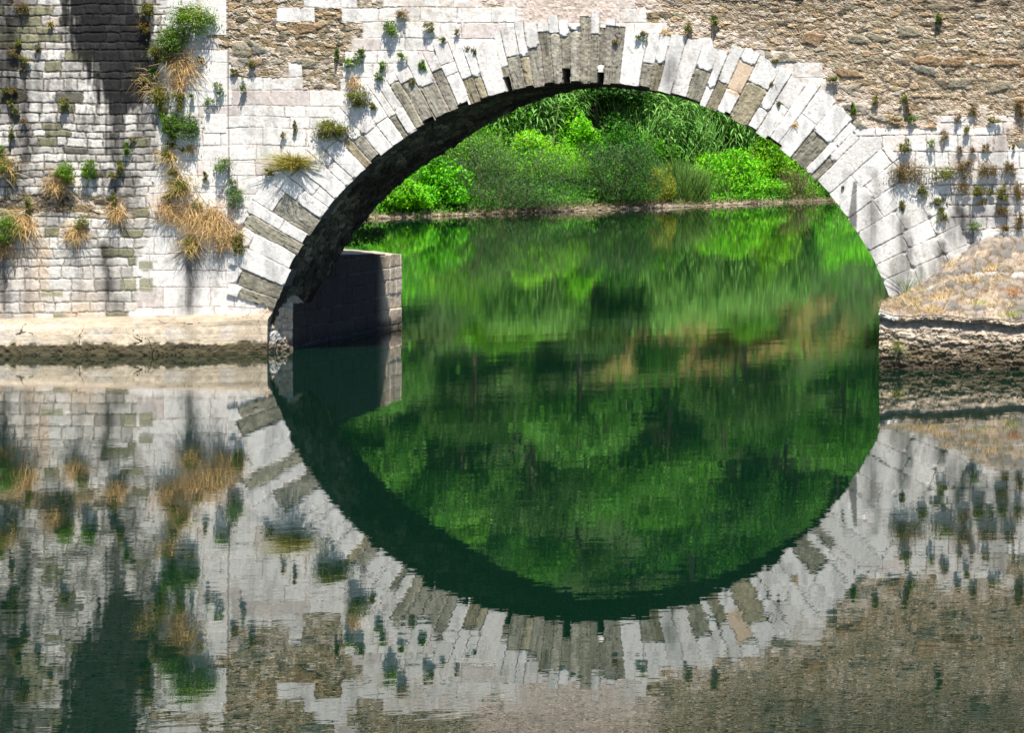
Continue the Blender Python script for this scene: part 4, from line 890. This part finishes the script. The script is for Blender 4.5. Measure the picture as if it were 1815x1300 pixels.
PL = [
 (344, 34, 72, 60, 'leafy', 'large bright green bush curling at the top of the plant cascade on the left wall'),
 (308, 72, 56, 52, 'leafy', 'bright green bush directly below the topmost cascade bush'),
 (288, 97, 48, 36, 'olive', 'yellowish olive bush in the upper part of the left cascade'),
 (322, 112, 52, 50, 'dry', 'dry straw tuft under the upper green bushes of the cascade'),
 (266, 18, 26, 36, 'olive', 'olive tuft at the top edge right of the black stain'),
 (259, 46, 24, 30, 'rust', 'reddish tuft on the right edge of the black stain'),
 (276, 128, 24, 22, 'dark', 'small dark green tuft below the olive cascade bush'),
 (262, 142, 46, 14, 'drymix', 'flat straw coloured spray poking left from the cascade'),
 (286, 178, 26, 54, 'olive', 'narrow olive plant at the left side of mid cascade'),
 (316, 178, 24, 40, 'olive', 'olive brown plant right of the narrow one at mid cascade'),
 (332, 224, 50, 56, 'dark', 'dense dark green bush at the middle of the cascade'),
 (303, 218, 30, 52, 'leafy', 'green bush touching the left of the dense dark cascade bush'),
 (298, 276, 24, 50, 'drymix', 'hanging yellow-green tuft below the mid cascade bushes'),
 (338, 262, 12, 26, 'drymix', 'tiny straw tuft hanging under the dense dark bush'),
 (320, 330, 44, 56, 'drymix', 'olive and straw tuft on the lower cascade'),
 (298, 372, 38, 44, 'dry', 'dry straw tuft at lower left of the cascade'),
 (338, 384, 52, 40, 'dry', 'wide golden dry grass tuft above the dark hanging streak'),
 (378, 392, 56, 58, 'dry', 'largest golden dry grass tuft at the foot of the cascade'),
 (405, 420, 44, 40, 'dry', 'golden dry grass at the right foot of the cascade'),
 (340, 435, 26, 56, 'drymix', 'thin roots and grass hanging below the golden tufts'),
 (416, 348, 34, 44, 'blue', 'blue-green bush right of the lower cascade'),
 (397, 294, 36, 34, 'blue', 'blue-green bush with shadow beside the vertical joint'),
 (412, 325, 14, 30, 'blue', 'thin green link between the two blue-green bushes'),
 (364, 312, 12, 22, 'olive', 'tiny olive plant on white stone left of the vertical joint'),
 (432, 150, 17, 27, 'blue', 'small upright green plant just right of the vertical joint'),
 (389, 157, 17, 26, 'blue', 'small green plant just left of the vertical joint'),
 (372, 179, 19, 18, 'blue', 'small spreading green plant lower left of its neighbour at the joint'),
 (341, 172, 14, 16, 'blue', 'faint green sprig beside the mid cascade'),
 (417, 127, 13, 13, 'olive', 'tiny sprig above the green plant at the joint'),
 (447, 113, 15, 17, 'olive', 'tiny olive plant under the brown rubble'),
 (322, 265, 9, 12, 'olive', 'tiny olive sprig under the mid cascade bushes'),
 (283, 158, 16, 26, 'drymix', 'thin straw strand on the left side of the upper cascade'),
 (318, 148, 30, 26, 'dry', 'pale dry wisps between upper and mid cascade'),
 (306, 250, 18, 30, 'olive', 'olive strand between mid and lower cascade'),
 (308, 304, 22, 30, 'drymix', 'yellow-green strand just above the lower cascade tuft'),
 (352, 362, 26, 22, 'drymix', 'small tuft on top of the golden grass'),
 (300, 350, 18, 22, 'olive', 'olive tuft at the left of the lower cascade'),
 (426, 430, 24, 46, 'olive', 'olive plant beside the lowest left voussoirs'),
 (355, 105, 14, 12, 'olive', 'tiny green sprig right of the straw tuft'),
 (40, 14, 28, 26, 'rust', 'rusty tuft at the top left corner of the wall'),
 (33, 78, 14, 20, 'olive', 'small olive sprig high on the far left wall'),
 (24, 96, 22, 18, 'rust', 'rusty tuft high at far left beside the olive one'),
 (44, 105, 18, 22, 'olive', 'olive tuft high on the left wall with rusty base'),
 (68, 84, 12, 16, 'olive', 'little olive tuft on a white block at upper left'),
 (41, 122, 10, 14, 'rust', 'small reddish sprig beneath the upper left tufts'),
 (90, 42, 12, 16, 'drymix', 'tiny straw sprig between grey blocks at upper left'),
 (12, 160, 14, 16, 'olive', 'small olive sprig at the left edge, quarter way down'),
 (25, 162, 12, 16, 'rust', 'small brown sprig next to the olive one at the left edge'),
 (20, 184, 10, 16, 'olive', 'single thin olive sprig on the left grey streak'),
 (30, 198, 11, 16, 'olive', 'thin green sprig just below the one on the grey streak'),
 (43, 216, 12, 12, 'rust', 'tiny brown sprig left of the white streaked blocks'),
 (22, 234, 13, 24, 'olive', 'olive sprig at the left edge, midway down the wall'),
 (114, 184, 20, 26, 'olive', 'lone green tuft on pale stone in the middle of the left wall'),
 (236, 246, 10, 8, 'olive', 'tiny moss tuft on pale stones below the black stain'),
 (226, 264, 16, 24, 'leafy', 'small bright tuft below the black stain'),
 (215, 292, 14, 24, 'olive', 'olive sprig beneath the bright tuft below the black stain'),
 (202, 312, 18, 18, 'olive', 'low olive sprig right of the bright green bush'),
 (160, 303, 27, 48, 'leafy', 'upright bright green bush on the left wall'),
 (124, 308, 42, 40, 'leafy', 'round green bush with dry grass beside the upright bright bush'),
 (103, 326, 40, 44, 'dry', 'dry grass hanging at the left of the round green bush'),
 (10, 292, 40, 50, 'drymix', 'brown and green tuft cut by the left picture edge'),
 (4, 268, 16, 24, 'leafy', 'small green bush cut by the left edge above the brown tuft'),
 (28, 315, 12, 22, 'olive', 'thin sprig under the brown tuft at the left edge'),
 (52, 362, 14, 44, 'olive', 'tall thin dry stem plant at lower left'),
 (14, 405, 56, 56, 'leafy', 'big green bush cut by the left edge, lower wall'),
 (38, 398, 40, 60, 'dry', 'tall dry grass around the big lower left bush'),
 (8, 440, 30, 30, 'dry', 'dry orange grass hanging under the big lower left bush'),
 (146, 394, 24, 30, 'olive', 'olive tuft with dry grass on the lower left wall'),
 (134, 412, 30, 44, 'dry', 'dry grass tuft low on the left wall'),
 (204, 352, 16, 26, 'olive', 'olive sprig above the long straw stems'),
 (208, 376, 26, 44, 'dry', 'long straw stems slanting on the lower left wall'),
 (520, 292, 74, 66, 'spiky', 'large spiky golden green plant left of the arch ring'),
 (478, 305, 18, 18, 'olive', 'small olive tuft at the left foot of the spiky plant'),
 (588, 230, 62, 42, 'olive', 'wide brownish olive bush in a dark gap above the ring'),
 (638, 172, 38, 38, 'olive', 'round olive bush above the left arch ring'),
 (628, 145, 24, 24, 'dry', 'pinkish dry tuft on top of the round olive bush'),
 (664, 188, 14, 18, 'olive', 'little olive sprig right of the round olive bush'),
 (522, 222, 10, 24, 'olive', 'tiny brown sprig on the white ashlar left of the ring'),
 (503, 240, 10, 12, 'olive', 'tiny olive sprig at left on the white ashlar'),
 (692, 52, 26, 32, 'leafy', 'bright green tuft with dry top above the left haunch'),
 (716, 26, 24, 28, 'rust', 'reddish tuft at the top right of the bright one'),
 (598, 100, 9, 24, 'dark', 'narrow green sprig at the edge of the brown rubble'),
 (641, 99, 22, 28, 'dark', 'upright dark green tuft on white blocks right of the rubble'),
 (621, 113, 22, 20, 'leafy', 'spreading green tuft left of the dark upright one'),
 (680, 118, 14, 22, 'leafy', 'green tuft leaning above the round one, left haunch'),
 (671, 133, 17, 22, 'blue', 'green tuft leaning below its neighbour, left haunch'),
 (713, 101, 18, 20, 'leafy', 'round green tuft on the long grey block'),
 (749, 117, 14, 28, 'leafy', 'upright green tuft at the top of the grey voussoirs'),
 (761, 47, 22, 18, 'olive', 'low olive tuft high above the left voussoirs'),
 (811, 58, 12, 12, 'rust', 'tiny brown tuft high left of the ring'),
 (784, 70, 12, 11, 'olive', 'tiny olive tuft between its two small neighbours above the ring'),
 (829, 87, 10, 12, 'rust', 'left one of two tiny tufts on the upper left ring'),
 (841, 91, 10, 12, 'olive', 'right one of two tiny tufts on the upper left ring'),
 (730, 144, 9, 12, 'olive', 'tiny tuft on a square white voussoir'),
 (1139, 65, 18, 22, 'olive', 'olive tuft on the ring right of the grey crown stones'),
 (1091, 74, 14, 10, 'rust', 'tiny brown moss on the crown voussoirs'),
 (1178, 56, 10, 14, 'dry', 'tiny dry tuft right of the crown'),
 (1221, 50, 14, 28, 'olive', 'slender olive plant with long shadow, right of the crown'),
 (1268, 35, 17, 18, 'dark', 'round dark green tuft in the rubble right of the crown'),
 (1370, 151, 9, 12, 'rust', 'tiny brown tuft beside the widest grey voussoir'),
 (1382, 183, 7, 9, 'olive', 'tiny olive speck of plant on the right ring'),
 (1409, 220, 9, 14, 'dry', 'tiny dry tuft on the white right ring'),
 (1376, 108, 9, 8, 'olive', 'tiny green plant at the right end of the upper ring'),
 (1478, 140, 24, 15, 'olive', 'low olive tuft where right rubble meets the white blocks'),
 (1512, 197, 9, 30, 'leafy', 'thin green climber at the top of the right ashlar'),
 (1663, 33, 12, 24, 'dark', 'dark green tuft high in the right rubble'),
 (1551, 178, 12, 16, 'olive', 'olive speck left of the rubble tuft at right'),
 (1602, 176, 15, 26, 'olive', 'yellow-olive tuft at the foot of the right rubble'),
 (1611, 196, 14, 22, 'rust', 'reddish tuft under the yellow-olive one'),
 (1617, 212, 12, 14, 'leafy', 'bright green sprig under the reddish tuft'),
 (1585, 215, 22, 10, 'rust', 'flat brown tuft left of the bright green sprig'),
 (1606, 258, 24, 30, 'olive', 'olive tuft alone on white ashlar at right'),
 (1650, 256, 16, 18, 'blue', 'pale green wispy plant on the right ashlar'),
 (1672, 236, 18, 26, 'rust', 'brown wispy plant on the right ashlar'),
 (1697, 210, 14, 24, 'rust', 'brown-green tuft at the rubble foot, right'),
 (1726, 195, 16, 24, 'rust', 'reddish brown tuft with dark shadow at right'),
 (1716, 232, 13, 20, 'olive', 'olive tuft in the joint of the large right blocks'),
 (1761, 211, 24, 14, 'olive', 'low green tuft above the large right blocks'),
 (1808, 192, 18, 44, 'rust', 'rusty tuft cut by the right picture edge'),
 (1700, 266, 10, 18, 'rust', 'tiny reddish sprig in the right ashlar middle'),
 (1748, 264, 13, 28, 'rust', 'slim brown sprig with shadow on the right ashlar'),
 (1724, 268, 14, 18, 'rust', 'small red-brown sprig left of the slim one'),
 (1797, 262, 8, 12, 'olive', 'tiny green sprig near the right edge'),
 (1612, 308, 66, 46, 'rust', 'largest brown-green bush at the shoulder of the right ring'),
 (1672, 307, 46, 30, 'olive', 'green-brown bush right of the largest one'),
 (1712, 298, 28, 40, 'rust', 'tall brown bush in the row on the right wall'),
 (1752, 304, 36, 44, 'rust', 'wide brown bush right of the tall one in the row'),
 (1790, 300, 24, 34, 'rust', 'brown bush near the right edge in the upper row'),
 (1708, 334, 26, 22, 'rust', 'brown bush below the tall brown one'),
 (1730, 338, 26, 22, 'olive', 'round olive bush in the lower row of the right wall'),
 (1755, 340, 12, 12, 'olive', 'little olive tuft in the lower row of the right wall'),
 (1778, 343, 22, 34, 'olive', 'upright olive bush near the right edge'),
 (1806, 342, 20, 42, 'rust', 'dark brown bush touching the right edge'),
 (1635, 340, 20, 24, 'olive', 'olive tuft under the right side of the largest bush'),
 (1664, 358, 26, 16, 'olive', 'low olive tuft above the stained blocks'),
 (1670, 382, 18, 28, 'olive', 'hanging olive tuft over the stained blocks'),
 (1741, 358, 12, 12, 'rust', 'tiny brown tuft between the lower rows at right'),
 (1776, 376, 26, 26, 'rust', 'round brown bush low on the right wall'),
 (1727, 400, 26, 20, 'blue', 'bright blue-green plant above the cobbled slope'),
 (1780, 405, 24, 18, 'rust', 'brown tuft just above the cobble top'),
 (1808, 392, 20, 40, 'rust', 'brown bush at the right edge just above the cobbles'),
 (1601, 366, 10, 22, 'olive', 'thin olive sprig on the lower right ring'),
 (1494, 333, 5, 6, 'olive', 'tiny green speck on the right ring joint'),
 (1608, 514, 12, 70, 'tall', 'tall thin bright green stems at the foot of the right ring'),
]
for i, (a, b_, c_, d_, k_, l_) in enumerate(PL):
    wall_plant(a, b_ + (0 if k_ != 'tall' else 14), c_, d_, k_, l_, i, Yw=(Y0 - .09 if k_ == 'tall' else None))

# dark bush where the vault meets the footing, behind the bridge
rng = np.random.default_rng(601)
P, i = crown_points(2200, .72, .5, .62, 18, rng, .4); P[:, 2] = P[:, 2] - .15
V, Fq = leaf_cloud(P, .085, rng=rng, ratio=.8)
bo = mesh_np('ivy_bush', V, Fq, M_LEAF, np.repeat(np.clip(np.array((.045, .13, .014)) * rng.uniform(.5, 1.4, (18, 1))[i], .003, .5), 4, axis=0))
bo.location = (wx(632, 63.5), 63.5, wz(424, 63.5)); tag(bo, 'dark leafy bush where the vault meets the stone footing', 'bush')

# dry grass tufts on the cobbled slope and plants on its wall
def slope_tuft(px_, py_, L, n, label, col=(.58, .43, .22), green=0.0, seed=0):
    rng = np.random.default_rng(7000 + seed)
    # find the point of the slope seen at (px_, py_)
    best = None
    for v_ in np.linspace(0, 1, 60):
        y_ = (YE - .03) * (1 - v_) + (Y0 + .03) * v_; x_ = wx(px_, y_)
        u_ = x_ - (X0 * (1 - v_) + wx(1577) * v_)
        zf = float(np.interp(u_, [0, .3, 3.5, 9], [1.30, 1.22, 1.05, .98])); zbk = float(np.interp(x_, [wx(1570), wx(1600), wx(1640), wx(1690), wx(1742), wx(1760), 30], [1.02, 1.22, 1.62, 2.2, 2.66, 2.72, 2.78]))
        z_ = zf * (1 - v_ ** 1.05) + zbk * v_ ** 1.05; e_ = abs(z_ - wz(py_, y_))
        if best is None or e_ < best[0]: best = (e_, x_, y_, z_)
    an = rng.uniform(0, 6.28, n); d = np.stack([np.cos(an) * .8, np.sin(an) * .8, rng.uniform(.5, 2.0, n)], -1); d /= np.linalg.norm(d, axis=1)[:, None]
    r0 = np.stack([rng.normal(0, .13, n), rng.normal(0, .13, n), np.zeros(n) - .02], -1); Lh = L * rng.uniform(.4, 1.1, n); tt_ = np.linspace(0, 1, 4)
    P = r0[:, None] + d[:, None] * tt_[None, :, None] * Lh[:, None, None]; P[..., 2] -= (tt_ ** 2)[None] * Lh[:, None] * rng.uniform(.1, .8, n)[:, None]
    sd = np.cross(d, rng.normal(size=(n, 3))); sd /= np.linalg.norm(sd, axis=1)[:, None]; wd = .013 * (1 - tt_ * .8)
    V = np.stack([P - sd[:, None] * wd[None, :, None] * .5, P + sd[:, None] * wd[None, :, None] * .5], 2).reshape(-1, 3)
    f = np.array([(2 * q_, 2 * q_ + 1, 2 * q_ + 3, 2 * q_ + 2) for q_ in range(3)]); Fq = (f[None] + (np.arange(n) * 8)[:, None, None]).reshape(-1, 4)
    c = rep(col, n, 8, rng, .3); g = np.repeat(rng.random(n) < green, 8); c[g] = c[g] * np.array((.4, .9, .25))
    o = mesh_np('grass_tuft', V, Fq, M_DRY, c); o.location = best[1:]; tag(o, label, 'grass tuft', 'grass tufts on the cobbled slope')
def slope_cover(n, seed):
    rng = np.random.default_rng(seed); u_ = rng.uniform(0, 6, n); v_ = rng.random(n) ** .9 * .88
    k_ = fbm(u_ * 1.6, v_ * 5, 333, 3) + .25 * rng.random(n) > .56; u_, v_ = u_[k_], v_[k_]; n = len(u_)
    x_ = (X0 + u_) * (1 - v_) + (wx(1577) + u_) * v_; y_ = (YE - .03) * (1 - v_) + (Y0 + .03) * v_
    zf = np.interp(u_, [0, .3, 3.5, 9], [1.30, 1.22, 1.05, .98]); zk = np.interp(x_, [wx(1570), wx(1600), wx(1640), wx(1690), wx(1742), wx(1760), 30], [1.02, 1.22, 1.62, 2.2, 2.66, 2.72, 2.78])
    z_ = zf * (1 - v_ ** 1.05) + zk * v_ ** 1.05; R0 = np.stack([x_, y_, z_], -1)
    d = rng.normal(size=(n, 3)) * np.array((1, 1, .4)); d[:, 2] = np.abs(d[:, 2]) + .35; d /= np.linalg.norm(d, axis=1)[:, None]
    Lh = rng.uniform(.06, .20, n)[:, None]; sd = np.cross(d, rng.normal(size=(n, 3))); sd /= np.linalg.norm(sd, axis=1)[:, None]; tip = R0 + d * Lh
    V = np.stack([R0 - sd * .006, R0 + sd * .006, tip + sd * .002, tip - sd * .002], 1).reshape(-1, 3)
    o = mesh_np('dry_grass', V, np.arange(n * 4).reshape(-1, 4), M_DRY, rep((.42, .32, .18), n, 4, rng, .4)); o['kind'] = 'stuff'; o['label'] = 'short straw coloured grass between the cobbles of the slope'; o['category'] = 'dry grass'
slope_cover(16000, 71)
ST = [(1735, 500, .32, 260, 'dry tuft in the middle of the cobbled slope', 0), (1655, 552, .36, 260, 'pale straw tuft at the front edge, centre of slope wall', 0),
      (1668, 530, .30, 200, 'straw tuft just behind the front edge tuft', 0), (1795, 520, .34, 220, 'reddish dry tuft near the right edge of the slope', 0),
      (1798, 560, .30, 220, 'half green tuft at the front right corner of the slope', .5), (1735, 540, .26, 120, 'small greenish tuft near the front of the slope', .6),
      (1700, 500, .28, 160, 'dry tuft left of the middle one on the slope', 0), (1628, 540, .26, 160, 'dry grass near the foot of the arch ring', .1),
      (1590, 549, .16, 140, 'short rusty grass at the left tip of the slope', 0), (1760, 478, .28, 160, 'dry tuft among the upper cobbles', 0),
      (1690, 470, .24, 120, 'dry tuft where slope meets the stained wall', 0), (1775, 540, .3, 150, 'straw tuft behind the front right corner tuft', .1), (1645, 515, .22, 120, 'small dry tuft below the dark stained joint', .2)]
for i, (a, b_, L, n, l_, g) in enumerate(ST): slope_tuft(a, b_, L, n, l_, green=g, seed=i, col=(.50, .27, .14) if 'r' == l_[0] or 'rusty' in l_ else (.60, .45, .24))
rng = np.random.default_rng(31); V, Fq = blades(60, rng, 1.3, .34, 1.1, .014, .8, .7, 4, .05)
o = mesh_np('grass_tuft', V, Fq, M_LEAF, rep((.16, .20, .03), 60, 10, rng)); o.location = (wx(1592, YE), YE - .06, wz(612, YE)); tag(o, 'small green tuft low on the retaining wall above the water', 'grass tuft')
